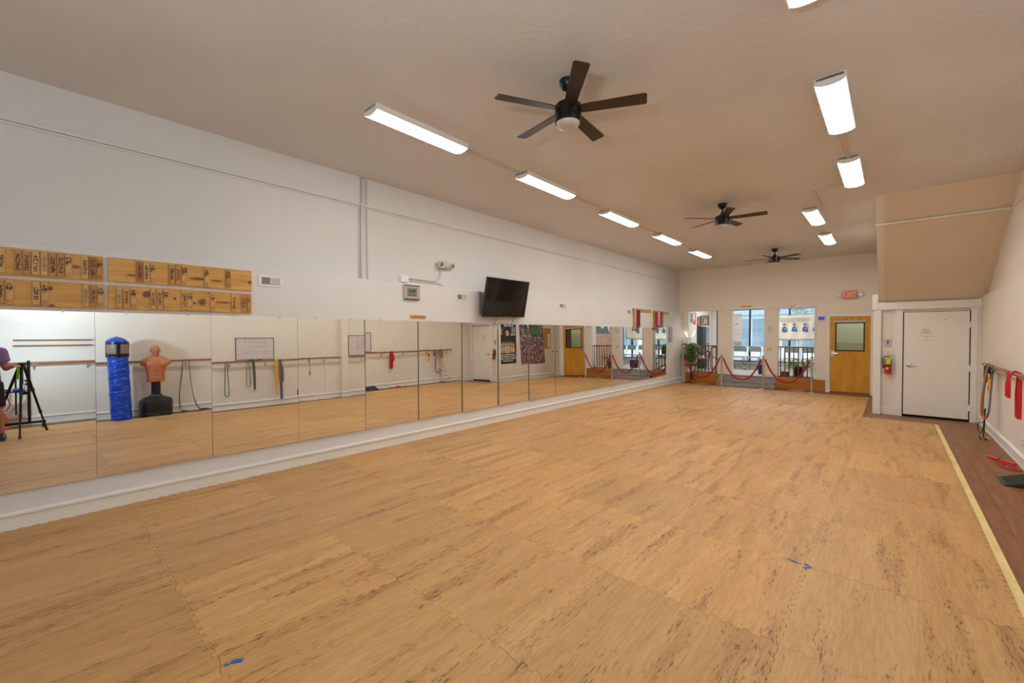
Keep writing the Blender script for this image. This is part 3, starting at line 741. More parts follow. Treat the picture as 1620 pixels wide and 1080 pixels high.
seq2 = ['yellow', 'red', 'red', 'orange', 'pink', 'white', 'blue', 'white', 'red', 'orange', 'red', 'dark']
for i, c in enumerate(seq2):
    medal(12.22+.05*i, .035+.012*(i % 3), c, .46+random.uniform(-.06, .08), '%s-ribbon medal, %s from the left in the wide bundle on the farther rack' % (c, nth[i]), 'medals on the farther rack', [M_gold, M_silver, M_dmed][i % 3])
# small frames beyond the mirrors
def frame_pic(nm, label, frame, c, w, h, fcol, inner, parts, grp=None, th=.015, fw_=.018):
    t = thing(nm, label, 'picture', c, group=grp); T_ = Matrix.Translation(c) @ FR[frame].to_4x4()
    mb = MB(); mb.box(-w/2, w/2, h/2-fw_, h/2, 0, th).box(-w/2, w/2, -h/2, -h/2+fw_, 0, th).box(-w/2, -w/2+fw_, -h/2+fw_, h/2-fw_, 0, th).box(w/2-fw_, w/2, -h/2+fw_, h/2-fw_, 0, th)
    obj('frame', mb.xf(T_), fcol, t)
    obj('picture_sheet', MB().box(-w/2+fw_, w/2-fw_, -h/2+fw_, h/2-fw_, 0, th*.4).xf(T_), inner, t)
    for (x0, x1, z0, z1, mt) in parts:
        obj('printed_area', MB().box(x0*w, x1*w, z0*h, z1*h, th*.4, th*.46).xf(T_), mt, t)
    return t
M_pblue = plain('print_blue', srgb(120, 156, 172), .6, vary=.25, scale=40); M_psea = plain('print_sea', srgb(84, 152, 196), .6, vary=.2, scale=20)
M_pcoral = plain('print_coral', srgb(222, 120, 92), .6, vary=.2, scale=25); M_pgreen = plain('print_green', srgb(92, 128, 70), .6, vary=.3, scale=40)
frame_pic('small_frame', 'small dark frame with pale print, upper one beside the last mirror', 'L', (0, 13.53, 1.715), .25, .235, M_black, M_paper, [(-.2, .2, -.3, .3, M_pblue)], 'small frames past the mirrors')
frame_pic('small_frame', 'small dark frame with pale print, lower one beside the last mirror', 'L', (0, 13.53, 1.475), .25, .21, M_black, M_paper, [(-.25, .2, -.3, .25, M_pblue)], 'small frames past the mirrors')

# ------------------------------------------------------------------ oak door and what hangs round it
dx0, dx1 = 4.02, 4.88
dr = thing('door_1', None, None, (dx0, YB, 0), kind='structure')
mb = MB(); wx0, wx1, wz0, wz1 = 4.135, 4.765, 1.15, 1.93
yd0, yd1 = YB-.01, YB+.035
mb.box(dx0, wx0, yd0, yd1, .05, 2.10).box(wx1, dx1, yd0, yd1, .05, 2.10).box(wx0, wx1, yd0, yd1, .05, wz0).box(wx0, wx1, yd0, yd1, wz1, 2.10)
obj('door_leaf', mb, M_door, dr)
q = .03
mb = MB().box(wx0, wx1, yd0-.008, yd1, wz1-q, wz1).box(wx0, wx1, yd0-.008, yd1, wz0, wz0+q).box(wx0, wx0+q, yd0-.008, yd1, wz0, wz1).box(wx1-q, wx1, yd0-.008, yd1, wz0, wz1)
gf = obj('window_frame', mb, M_black, dr)
obj('pane', MB().box(wx0+q, wx1-q, YB+.01, YB+.014, wz0+q, wz1-q), glass('door_glass', (.78, .82, .74, 1), .02), gf)
obj('shade_casing', MB().box(4.10, 4.79, yd0-.06, yd0-.001, 1.925, 1.985), plain('shade_casing_grey', srgb(196, 184, 174), .5), dr, bev=.008)
obj('star_ornament', MB().prism([((.035 if i % 2 == 0 else .015)*math.cos(PI/2+i*PI/5)+4.50, (.035 if i % 2 == 0 else .015)*math.sin(PI/2+i*PI/5)+2.045) for i in range(10)], 'y', yd0-.008, yd0), M_gold, dr)
lk = obj('lock_plate', MB().box(4.035, 4.12, yd0-.005, yd0, 1.00, 1.17), M_steel, dr, bev=.003)
obj('lever_handle', MB().cyl((4.085, yd0-.004, 1.09), (4.085, yd0-.05, 1.09), .014).tube([(4.085, yd0-.05, 1.09), (4.20, yd0-.05, 1.08)], .009).lathe((4.085, yd0-.006, 1.09), [(.028, -.003), (.03, .0), (.02, .004)], 16, 'y'), M_chrome, lk, smooth=True)
for z in (.3, 1.1, 1.85):
    obj('hinge', MB().cyl((4.885, yd0-.006, z-.05), (4.885, yd0-.006, z+.05), .008), M_steel, dr)
obj('trim_13', MB().box(3.93, 4.018, YB-.025, YB, 0, 2.19).box(4.882, 4.95, YB-.025, YB, 0, 2.19).box(4.018, 4.882, YB-.025, YB, 2.105, 2.19), M_trim, kind='structure', bev=.004)
obj('threshold', MB().box(4.02, 4.88, YB-.02, YB+.1, 0, .042), M_plank, dr)
# exit sign
t = thing('exit_sign', 'lit red EXIT sign with a lamp head on each side above the oak door', 'exit sign', (4.44, YB, 2.66))
obj('sign_housing', MB().box(4.30, 4.59, YB-.05, YB, 2.56, 2.785), plain('sign_tan', srgb(176, 160, 138), .5), t, bev=.006)
text('EXIT', .205, M_exit, t, (4.445, YB-.0515, 2.672), 'B', bold=.003, sx=.60, space=1.12)
for x in (4.215, 4.665):
    h_ = obj('lamp_head', MB().box(x-.055, x+.055, YB-.075, YB-.015, 2.615, 2.735), M_white, t, bev=.02, seg=2)
    obj('lamp_reflector', MB().lathe((x, YB-.076, 2.675), [(.006, .004), (.036, 0), (.042, -.004), (.036, -.002)], 16, 'y'), M_steel, h_, smooth=True)
    obj('arm', MB().cyl((x, YB-.02, 2.675), (4.30 if x < 4.4 else 4.59, YB-.02, 2.675), .012), M_white, t)
# thermostat
t = thing('thermostat', 'white wall control with lit blue screen left of the oak door', 'thermostat', (3.83, YB, 1.97))
obj('control_body', MB().box(3.735, 3.925, YB-.025, YB, 1.965, 2.135), M_white, t, bev=.01, seg=2)
obj('screen', MB().box(3.755, 3.895, YB-.0265, YB-.025, 2.00, 2.10), M_thermo, t)
# paper notice and switch plate on the pier
t = obj('paper_notice', MB().box(2.50, 2.67, YB-.003, YB, 1.64, 1.86), M_paper, label='small printed paper notice on the pier between two openings', cat='notice')
for i, (s, w) in enumerate([('NOTICE', .03), ('PLEASE REMOVE\nSHOES BEFORE', .02), ('ENTERING THE\nTRAINING FLOOR', .018)]):
    text(s, w, M_ink, t, (2.585, YB-.0036, 1.825-.06*i), 'B', lead=.8)
t = thing('switch_plate', 'beige light switch plate on the pier below the paper notice', 'light switch', (2.57, YB, 1.10))
obj('cover_plate', MB().box(2.505, 2.625, YB-.006, YB, 1.105, 1.22), plain('beige_plate', srgb(206, 190, 160), .5), t, bev=.002)
for x in (2.54, 2.59): obj('toggle', MB().box(x-.004, x+.004, YB-.014, YB-.006, 1.152, 1.172), M_white, t)
obj('wooden_sign', MB().box(1.785, 2.08, YB-.015, YB, 2.452, 2.487), M_hang, bev=.002, label='thin wooden sign above the middle opening', cat='sign')
obj('wooden_sign', MB().box(3.08, 3.20, YB-.04, YB-.022, 2.405, 2.425), M_hang, bev=.002, label='tiny wooden plate above the right-hand opening', cat='sign')
# frames of the three openings
def opening(n, a, b, lo, toph=2.42):
    mb = MB(); w = .035 if n != 14 else .015
    mb.box(a, a+w, YB-.02, YB+.20, lo, toph).box(b-w, b, YB-.02, YB+.20, lo, toph).box(a+w, b-w, YB-.02, YB+.20, toph-.05, toph)
    obj('trim_%d' % n, mb, M_trim, kind='structure', bev=.004)
opening(14, .17, 1.13, .34); opening(15, 1.50, 2.46, .34, 2.43); opening(16, 2.75, 3.70, .34)
for i, (a, b) in enumerate(((1.14, 1.49), (2.47, 2.74))):
    obj('trim_%d' % (17+i), MB().box(a, b, YB-.022, YB, 2.385, 2.42).box(a, b, YB-.012, YB, 2.29, 2.305), M_back, kind='structure', bev=.003)
    baseboard('trim_%d' % (19+i), 'x', a, b, YB, -1, z=.10)
for nm in ('trim_19', 'trim_20'):
    bpy.data.objects[nm].location.z += .34
o = baseboard('trim_21', 'x', 3.70, 3.93, YB, -1, z=.10); o.location.z += .34

# steps and amber panels
st = thing('entry_steps', 'grey wood-look steps under the middle opening', 'steps', (1.94, 14.5, 0), kind='structure')
st['kind'] = 'structure'
for j, (ya, z0, z1) in enumerate(((14.40, 0, .17), (14.60, .17, .34))):
    # riser planks
    xs = 1.14; lens = [.5, .62, .48] if j == 0 else [.72, .5, .38]
    for L in lens:
        obj('riser_plank', MB().box(xs+.001, min(xs+L, 2.745)-.001, ya, ya+.018, z0, z1-.02), M_greystep, st, fix=False); xs += L
obj('tread_plank', MB().box(1.14, 1.9, 14.375, 14.62, .148, .17), M_greystep, st, bev=.004)
obj('tread_plank', MB().box(1.902, 2.745, 14.375, 14.62, .148, .17), M_greystep, st, bev=.004)
obj('landing_nosing', MB().box(1.14, 2.745, 14.575, 14.66, .318, .342), plain('metal_nosing', srgb(150, 158, 172), .35, .5), st, bev=.003)
obj('step_core', MB().box(1.15, 2.73, 14.42, 14.619, 0, .147), M_greystep, st)
for nm, a, b in (('left', .10, 1.135), ('right', 2.75, 3.925)):
    obj('amber_panel', MB().box(a, b, YB-.025, YB-.001, 0, .335), M_orange, label='amber wood panel under the %s-hand railing' % nm, cat='wood panel', bev=.003)
# railings
def railing(label, a, b, n, skip=()):
    t = thing('railing', label, 'railing', ((a+b)/2, YB+.09, .34))
    obj('top_rail', MB().box(a, b, YB+.06, YB+.115, 1.215, 1.245), M_rail, t, bev=.006)
    obj('bottom_rail', MB().box(a, b, YB+.07, YB+.105, .345, .375), M_rail, t, bev=.003)
    for i in range(n):
        x = a+(b-a)*(i+.5)/n
        mb = MB(); mb.lathe((x, YB+.088, 0), [(.016, .375), (.016, .50), (.012, .53), (.018, .56), (.014, .62), (.017, .85), (.012, 1.12), (.016, 1.16), (.016, 1.215)], 10)
        obj('baluster', mb, M_rail, t, smooth=True)
railing('brown wooden railing across the left-hand opening', .205, 1.095, 8)
railing('brown wooden railing across the right-hand opening', 2.785, 3.665, 8)

# ------------------------------------------------------------------ stanchions and ropes
def stanchion(x, y, label, hgt=.98, mat=M_steel):
    t = thing('rope_post', label, 'stanchion', (x, y, 0), group='steel rope posts before the steps')
    obj('base_plate', MB().lathe((x, y, 0), [(.13, 0), (.13, .008), (.10, .016), (.03, .03), (.022, .05)], 32), M_chrome, t, smooth=True)
    obj('pole', MB().cyl((x, y, .03), (x, y, hgt-.06), .025, n=18), mat, t, smooth=True)
    obj('rope_collar', MB().lathe((x, y, hgt-.10), [(.022, 0), (.034, .008), (.034, .03), (.022, .038)], 18), M_chrome, t, smooth=True)
    obj('ball_top', MB().lathe((x, y, hgt-.06), [(.021, 0), (.026, .006), (.014, .018)], 16).ell((x, y, hgt-.008), (.036, .036, .036), 16, 10), M_chrome, t, smooth=True)
PX = [(.19, 14.10), (1.384, 14.09), (2.508, 14.09), (3.675, 14.10)]
for p, l in zip(PX, ['leftmost steel rope post, half behind the plant', 'second steel rope post, left of the steps', 'third steel rope post, right of the steps', 'rightmost steel rope post before the amber panel']): stanchion(*p, l)
M_velvet = plain('red_velvet', srgb(176, 14, 22), .75, vary=.15)
for i, l in enumerate(['red velvet rope before the left railing', 'red velvet rope across the steps', 'red velvet rope before the right railing']):
    (xa, ya), (xb, yb) = PX[i], PX[i+1]
    t = thing('velvet_rope', l, 'rope', (xa, ya, .2), group='red ropes between the posts')
    n = 18; za = .885; low = .245; P_ = []
    xa += .05; xb -= .05
    for k in range(n+1):
        u = k/n; c = (math.cosh(3.0*(u-.5)*1.0)-1)/(math.cosh(1.5)-1)
        P_.append((xa+(xb-xa)*u, ya+(yb-ya)*u-.01, low+(za-low)*c))
    obj('rope_body', MB().tube(P_, .023, 10), M_velvet, t, smooth=True)
    for e_, f_ in ((P_[0], PX[i]), (P_[-1], PX[i+1])):
        obj('rope_hook', MB().cyl(e_, (f_[0]+(.024 if e_[0] > f_[0] else -.024), f_[1], .905), .012), M_chrome, t, smooth=True)

# ------------------------------------------------------------------ white door and extinguisher
YD = 11.35
dr2 = thing('door_2', None, None, (5.46, YD, 0), kind='structure')
M_wdoor = plain('white_door_paint', srgb(234, 228, 218), .4, vary=.015)
obj('door_leaf', MB().box(5.475, 6.355, YD-.03, YD+.012, .045, 2.032), M_wdoor, dr2, bev=.002)
obj('door_gap', MB().box(5.46, 6.37, YD+.013, YD+.02, 0, 2.04), M_dark, dr2)
obj('knob_rose', MB().lathe((5.545, YD-.03, 1.0), [(.01, .0), (.034, -.002), (.032, -.014), (.018, -.02)], 20, 'y'), M_chrome, dr2, smooth=True)
obj('lever_handle', MB().tube([(5.545, YD-.04, 1.0), (5.545, YD-.075, 1.0), (5.60, YD-.08, .995), (5.665, YD-.075, .985)], [.012, .012, .010, .007]), M_chrome, dr2, smooth=True)
for z in (.26, .98, 1.78):
    obj('hinge', MB().box(6.345, 6.375, YD-.04, YD-.028, z-.055, z+.055), M_wdoor, dr2, bev=.002)
obj('peephole', MB().cyl((6.04, YD-.034, 1.88), (6.04, YD-.03, 1.88), .008), M_black, dr2)
t = obj('paper_notice', MB().box(5.695, 5.89, YD-.0325, YD-.0305, 1.42, 1.73), plain('paper_warm', srgb(236, 230, 220), .6), label='printed paper notice taped to the white door', cat='notice')
tx = 5.79
for s, w, z in [('PRIVATE', .024, 1.695), ('STAFF ONLY PAST', .019, 1.668), ('THIS POINT', .019, 1.646), ('AUTHORIZED ENTRY', .019, 1.624), ('Restroom is located in the front area', .0115, 1.575), ('of the building', .0115, 1.555), ('Please ask at the office if you need any\nassistance', .0105, 1.49)]:
    text(s, w, M_inkgrey if w < .02 else M_ink, t, (tx, YD-.0331, z), 'B', lead=.8, bold=.0004)
# extinguisher sign
t = thing('extinguisher_sign', 'small silver sign with red extinguisher picture on the white panel', 'sign', (5.246, YD, 1.35))
obj('sign_plate', MB().box(5.19, 5.303, YD-.006, YD, 1.352, 1.512), plain('silver_sign', srgb(188, 186, 190), .35, .4), t, bev=.002)
M_signred = plain('sign_red', srgb(190, 40, 44), .5)
obj('extinguisher_symbol', MB().box(5.228, 5.256, YD-.0075, YD-.006, 1.405, 1.462).box(5.236, 5.248, YD-.0075, YD-.006, 1.462, 1.478).prism([(5.222, 1.482), (5.25, 1.488), (5.285, 1.452), (5.28, 1.446), (5.25, 1.476), (5.222, 1.474)], 'y', YD-.0075, YD-.006), M_signred, t)
text('FIRE EXTINGUISHER', .0125, M_ink, t, (5.246, YD-.0065, 1.366), 'B')
ex_ = thing('fire_extinguisher', 'red fire extinguisher with yellow tag hung on the panel by the white door', 'fire extinguisher', (5.25, YD-.09, .82))
cx_, cy_ = 5.25, YD-.09
M_ered = plain('extinguisher_red', srgb(184, 18, 22), .25, coat=.5)
obj('cylinder', MB().lathe((cx_, cy_, 0), [(.04, .815), (.052, .82), (.053, .84), (.053, .985)], 28), M_ered, ex_, smooth=True)
obj('label_band', MB().lathe((cx_, cy_, 0), [(.0535, .985), (.0535, 1.09), (.050, 1.105), (.036, 1.13), (.018, 1.145), (.016, 1.16)], 28), plain('label_silver', srgb(120, 116, 112), .4, .3), ex_, smooth=True)
obj('round_sticker', MB().lathe((cx_-.014, cy_-.0525, .93), [(.002, 0), (.024, 0), (.024, -.002), (.002, -.002)], 18, 'y'), plain('sticker_yellow', srgb(226, 208, 110), .5), ex_)
obj('valve', MB().cyl((cx_, cy_, 1.155), (cx_, cy_, 1.19), .014), M_steel, ex_)
obj('handle', MB().box(cx_-.01, cx_+.085, cy_-.008, cy_+.008, 1.185, 1.192).tube([(cx_, cy_, 1.20), (cx_+.05, cy_, 1.195), (cx_+.09, cy_, 1.165)], .005), M_steel, ex_)
obj('tamper_seal', MB().tube([(cx_-.012, cy_-.012, 1.20), (cx_-.006, cy_-.016, 1.235), (cx_+.006, cy_-.012, 1.24), (cx_+.004, cy_-.01, 1.20)], .006), plain('seal_orange', srgb(236, 160, 20), .5), ex_)
obj('yellow_tag', MB().box(cx_-.032, cx_+.036, cy_-.062, cy_-.060, 1.015, 1.145), plain('tag_yellow', srgb(238, 214, 12), .55), ex_)
text('FIRE\nEXTINGUISHER', .011, M_ink, ex_, (cx_+.002, cy_-.0625, 1.12), 'B'); text('OK\nCERTIFIED', .013, M_ink, ex_, (cx_+.002, cy_-.0625, 1.05), 'B')
obj('hose', MB().tube([(cx_-.01, cy_, 1.165), (cx_-.05, cy_-.01, 1.165), (cx_-.078, cy_-.02, 1.13), (cx_-.082, cy_-.02, 1.05), (cx_-.07, cy_-.03, 1.0), (cx_-.062, cy_-.03, .985)], .009), M_black, ex_, smooth=True)
obj('hose_strap', MB().lathe((cx_, cy_, 0), [(.0545, .98), (.0555, .985), (.0555, .998), (.0545, 1.002)], 24), M_black, ex_)
obj('nozzle', MB().cyl((cx_-.068, cy_-.03, .985), (cx_-.068, cy_-.03, .935), .014, .012), M_black, ex_)
obj('wall_bracket', MB().box(cx_-.02, cx_+.02, cy_+.02, YD, .95, 1.17), M_grille, ex_)

# ------------------------------------------------------------------ posters on the stair side wall (seen in the mirrors)
XS = bx0
def on_wall(frame, origin): return Matrix.Translation(origin) @ FR[frame].to_4x4()
# 'R' frame: reading direction is -Y
t = thing('photo_poster', 'tall dark poster with a group photo in white uniforms and white lines of text', 'poster', (XS, 11.82, .63))
c = (XS-.002, 11.82, 1.36); T_ = on_wall('R', c); w, h = 1.0, 1.46
M_pdark = plain('poster_slate', srgb(40, 48, 54), .5, vary=.2, scale=6); M_gi = plain('print_uniform_white', srgb(214, 200, 176), .6, vary=.1, scale=30)
M_skin = plain('print_skin', srgb(176, 118, 90), .6, vary=.15); M_pfloor = plain('print_floor', srgb(198, 148, 84), .6, vary=.1)
obj('poster_sheet', MB().prism([(-w/2, h/2), (w/2-.03, h/2), (w/2+.02, -h/2), (-w/2, -h/2)], 'z', 0, .002).xf(T_), M_pdark, t)
mb = MB().box(-.42, .50, -.33, -.20, .002, .0025)
obj('printed_floor', mb.xf(T_), M_pfloor, t)
mb = MB().box(-.47, -.22, .42, .62, .002, .0025).box(.30, .46, .44, .60, .002, .0025)
obj('printed_windows', mb.xf(T_), M_pblue, t)
mb = MB().box(-.46, -.18, .30, .40, .002, .0025).box(.30, .46, .34, .43, .002, .0025)
obj('printed_wall', mb.xf(T_), plain('print_tan', srgb(190, 160, 116), .6, vary=.15), t)
gb = MB(); sk = MB(); bk = MB()
for i, (x, z, s) in enumerate([(-.34, -.02, 1.1), (-.22, .0, 1), (-.10, .0, 1), (.03, .0, 1), (.15, .0, 1), (.27, .0, 1), (.39, -.02, 1.1), (-.05, -.13, .9), (.10, -.13, .9)]):
    sx = .05*s
    gb.prism([(x-sx, z-.30*s+.06), (x-sx*.7, z-.04), (x-sx*1.0, z-.02), (x-sx*.5, z+.045), (x+sx*.5, z+.045), (x+sx, z-.02), (x+sx*.7, z-.04), (x+sx, z-.30*s+.06)], 'z', .0026, .003)
    sk.lathe((x, z+.078, .0028), [(.002, 0), (.027, .0004), (.002, .0008)], 10)
    bk.box(x-sx*.75, x+sx*.75, z-.075, z-.055, .003, .0034)
gb.prism([(-.08, .32), (.06, .30), (.10, .46), (.02, .50), (-.06, .46)], 'z', .0026, .003)
obj('printed_uniforms', gb.xf(T_), M_gi, t, kind='stuff'); obj('printed_faces', sk.xf(T_), M_skin, t, kind='stuff'); obj('printed_belts', bk.xf(T_), M_ink, t, kind='stuff')
obj('printed_lantern', MB().lathe((.02, .40, .0025), [(.002, 0), (.11, .0003), (.002, .0006)], 20).xf(T_), plain('print_rust', srgb(150, 84, 48), .6, vary=.3, scale=30), t)
text('TEAMWORK', .095, M_paper, t, (XS-.005, 11.90, 2.03), 'R', bold=.003)
for i, s in enumerate(['A GROUP OF PEOPLE WITH A', 'FULL SET OF DIFFERENT SKILLS', 'WORKING TOWARD A COMMON', 'GOAL AS ONE TEAM']):
    text(s, .062, M_paper, t, (XS-.005, 11.83, .96-.075*i), 'R', bold=.003)
# collage poster
t = thing('photo_poster', 'tall purple-edged collage poster of many small photos', 'poster', (XS, 13.18, .56))
c = (XS-.002, 13.19, 1.325); T_ = on_wall('R', c)
def skew(mb):
    for i, v in enumerate(mb.v):
        x, y, z = v; mb.v[i] = (x-(0 if False else .12)*(y/-.75)*0.5, y, z)
    return mb
w, h = 1.24, 1.52
obj('poster_sheet', skew(MB().box(-w/2, w/2, -h/2, h/2, 0, .002)).xf(T_), plain('poster_violet', srgb(78, 60, 96), .5, vary=.1), t)
cm = [srgb(*c_) for c_ in ((156, 70, 62), (190, 164, 148), (66, 70, 84), (164, 124, 106), (206, 202, 202), (96, 90, 104), (186, 104, 74), (56, 52, 58), (136, 134, 140), (112, 66, 82), (70, 82, 124), (170, 160, 156))]
cms = [plain('photo_print_%d' % i, c_, .5, vary=.45, scale=26) for i, c_ in enumerate(cm)]
mb = MB(); rnd = random.Random(5)
z = h/2-.03
while z > -h/2+.05:
    rh = rnd.uniform(.035, .07); x = -w/2+.03
    while x < w/2-.04:
        rw = rnd.uniform(.025, .08); xe = min(x+rw, w/2-.03)
        if not (abs(x) < .33 and z > h/2-.36 and x < .2):
            mb.cm = rnd.randrange(len(cms)); mb.box(x, xe-.004, z-rh+.004, z, .002, .0025)
        x = xe
    z -= rh
obj('printed_photos', skew(mb).xf(T_), cms, t, kind='stuff')
obj('printed_main_photo', MB().box(-.32, .26, h/2-.36, h/2-.06, .002, .0028).xf(T_), M_pgreen, t)
# corkboard
t = thing('corkboard', 'framed corkboard with two paper sheets near the oak door', 'corkboard', (XS, 14.03, 1.15))
c = (XS, 14.03, 1.56); T_ = on_wall('R', c)
obj('cork_sheet', MB().box(-.22, .22, -.40, .40, 0, .01).xf(T_), plain('cork', srgb(186, 136, 72), .8, vary=.1, scale=60), t)
mb = MB().box(-.235, .235, .395, .415, 0, .016).box(-.235, .235, -.415, -.395, 0, .016).box(-.235, -.217, -.4, .4, 0, .016).box(.217, .235, -.4, .4, 0, .016)
obj('frame', mb.xf(T_), M_hang, t)
for z_ in (.05, -.22): obj('pinned_sheet', MB().box(-.20, -.03, z_-.13, z_+.13, .011, .013).xf(T_), M_paper, t)
outlet('white outlet low on the stair side wall below the posters', 'R', XS, 12.95, .28)
obj('door_stop', MB().cyl((XS, 14.40, 1.02), (XS-.04, 14.40, 1.02), .022, .018), M_black, label='small black round wall bumper past the corkboard', cat='wall bumper')

# ------------------------------------------------------------------ right wall: barre, boards, hanging bands
def barre(label, y0, y1, ybr, z=1.13):
    t = thing('wall_barre', label, 'wall barre', (6.40, (y0+y1)/2, z), group='wooden wall barres')
    obj('rail', MB().cyl((6.40, y0, z), (6.40, y1, z), .022, n=16), M_barre, t, smooth=True)
    for y in ybr:
        obj('bracket', MB().tube([(6.498, y, z-.09), (6.46, y, z-.09), (6.42, y, z-.06), (6.40, y, z-.026)], .008).box(6.49, 6.5, y-.018, y+.018, z-.13, z-.05).box(6.385, 6.415, y-.02, y+.02, z-.03, z-.018), M_steel, t)
barre('long wooden wall barre left of the pilaster in the mirrors, behind the punching bag', -1.1, 5.74, (-.05, .65, 2.2, 3.04, 3.82, 4.9, 5.3))
barre('shorter wooden wall barre between the pilaster and the white door', 6.0, 10.12, (6.42, 7.40, 8.22, 9.05, 9.9))
def whiteboard(label, y0, y1, z0, z1, writes):
    t = thing('whiteboard', label, 'whiteboard', (6.5, (y0+y1)/2, z0))
    obj('board_surface', MB().box(6.485, 6.5, y0, y1, z0, z1), M_wb, t)
    w = .014
    obj('frame', MB().box(6.478, 6.5, y0, y1, z1-w, z1).box(6.478, 6.5, y0, y1, z0, z0+w).box(6.478, 6.5, y0, y0+w, z0, z1).box(6.478, 6.5, y1-w, y1, z0, z1), M_grille, t)
    for (s, sz, m, yy, zz, kw) in writes: text(s, sz, m, t, (6.4845, yy, zz), 'R', name='handwriting', **kw)
whiteboard('whiteboard with large faded greeting and a red word, resting on the long barre', 3.18, 4.03, 1.16, 1.705,
    [('HAPPY', .15, M_inkpale, 3.60, 1.60, dict(space=1.2)), ('BIRTHDAY', .13, M_inkpale, 3.61, 1.33, dict(space=1.1)), ('NAKAYAMA', .052, M_pinkmk, 3.62, 1.48, dict(space=1.5))])
scr = ['mae geri   x 20', 'kata 1  2  3', 'uke waza - slow', 'oi zuki / gyaku', 'kumite  3 rounds', 'stretch   10 min']
whiteboard('whiteboard covered in small black and red handwriting beside the pilaster', 6.03, 7.06, 1.16, 1.75,
    [(s, .048, M_inkgrey, 6.42, 1.66-.062*i, {}) for i, s in enumerate(scr)]+[(s, .048, M_pinkmk, 6.84, 1.62-.08*i, {}) for i, s in enumerate(['belts', 'test', 'june 12', 'fri 6'])])
obj('marker_pen', MB().cyl((6.40, 3.42, 1.165), (6.40, 3.56, 1.165), .012), M_black, label='black marker pen lying on the long barre under the whiteboard', cat='marker')
obj('board_eraser', MB().box(6.38, 6.42, 3.62, 3.73, 1.152, 1.178), plain('eraser_blue', srgb(60, 70, 110), .6), bev=.004, label='dark blue board eraser lying on the long barre', cat='eraser')
# bo staffs
for z, lb in ((1.548, 'upper'), (1.447, 'lower')):
    t = thing('wooden_staff', '%s long wooden staff on the wall above the barre behind the tripod' % lb, 'staff', (6.47, .2, z), group='two wall-hung staffs')
    obj('shaft', MB().tube([(6.462, -.30, z), (6.462, .70, z)], .013, 10), M_staff, t, smooth=True)
    obj('metal_tip', MB().cyl((6.462, .70, z), (6.462, .735, z), .012, .010), M_chrome, t)
    for y in (-.15, .5): obj('peg', MB().cyl((6.5, y, z-.015), (6.45, y, z-.015), .004), M_steel, t)
BZ = 1.13
def hang_band(label, y, zl, col, w=.03, dy=0, nm='resistance_band', cat='exercise band', loop=False, twist=0, z2=None, sep=.03):
    """flat band draped over the barre"""
    z2 = z2 if z2 is not None else zl+.1
    mb = MB()
    pts = [(6.352, y-dy, zl), (6.362, y-dy*.5, (zl+BZ)/2), (6.372, y, BZ-.02)]
    pts += [(6.40-.028*math.cos(a), y, BZ+.028*math.sin(a)) for a in [PI*i/6 for i in range(7)]]
    pts += [(6.428, y+sep*.3, BZ-.05), (6.430, y+sep, (z2+BZ)/2), (6.424, y+sep, z2)]
    mb.band(pts, (0, 1, 0), w, .006)
    return obj(nm, mb, col, label=label, cat=cat)
def loop_band(label, y, zl, col, hw=.035, r=.008, nm='resistance_band', cat='exercise band', group=None):
    xo = -hw*.25 if hw > .07 else 0
    P_ = [(6.425, y-hw*.3, BZ-.02), (6.400, y, BZ+.03), (6.374, y+hw*.3, BZ-.02), (6.368+xo, y+hw*.6, (BZ+zl)/2), (6.370+xo*1.3, y+hw, zl+.10), (6.372+xo*1.3, y+hw*.6, zl+.02), (6.375+xo, y, zl), (6.378+xo*.6, y-hw*.6, zl+.02), (6.38, y-hw, zl+.1), (6.40, y-hw*.6, (BZ+zl)/2)]
    # smooth closed curve by subdivision
    for _ in range(2):
        q = []
        for i in range(len(P_)):
            a = Vector(P_[i]); b = Vector(P_[(i+1) % len(P_)]); q += [a*.75+b*.25, a*.25+b*.75]
        P_ = q
    return obj(nm, MB().tube(P_, r, 8, closed=True), col, smooth=True, label=label, cat=cat, group=group)
M_bgreen = plain('band_dark_green', srgb(74, 84, 70), .6, vary=.1); M_bgrey = plain('band_charcoal', srgb(92, 92, 88), .6, vary=.1)
M_byel = plain('band_yellow', srgb(222, 160, 10), .6, vary=.05); M_bred = plain('band_red', srgb(206, 22, 24), .55, vary=.08)
M_cord = plain('dark_cord', srgb(66, 66, 66), .6)
loop_band('slim green loop band left of the first whiteboard', 2.96, .31, M_bgreen, .045, .009)
loop_band('thin short green loop cord under the first whiteboard', 3.41, .51, M_bgreen, .045, .006)
o = hang_band('wide green band with a knotted end under the first whiteboard', 3.53, .46, M_bgreen, [.05]*3+[.06]*7+[.05]*3, -.01)
obj('knot', MB().ell((6.352, 3.545, .455), (.014, .026, .024)).band([(6.352, 3.545, .45), (6.352, 3.51, .40), (6.352, 3.49, .365)], (0, 1, .6), .022, .006), M_bgreen, o)
hang_band('long yellow fabric band hanging from the barre', 4.045, .25, M_byel, [.02, .05]+[.065]*8+[.05]*3, .0, z2=.55)
hang_band('long charcoal fabric band next to the yellow one', 4.14, .14, M_bgrey, [.065]*13, -.01, z2=.58, sep=.06)
rb = MB()
rb.prism([(7.69, .845), (7.80, .855), (7.785, 1.0), (7.76, 1.10), (7.735, 1.155), (7.70, 1.10), (7.685, .98)], 'x', 6.335, 6.362)
rb.prism([(7.70, .60), (7.79, .605), (7.80, .85), (7.77, 1.10), (7.735, 1.15), (7.70, 1.10), (7.69, .85)], 'x', 6.415, 6.450)
rb.tube([(6.352, 7.74, 1.09), (6.366, 7.742, 1.14), (6.40, 7.745, 1.165), (6.432, 7.742, 1.14), (6.436, 7.74, 1.05)], [.032, .028, .024, .028, .034], 10, flat=.5)
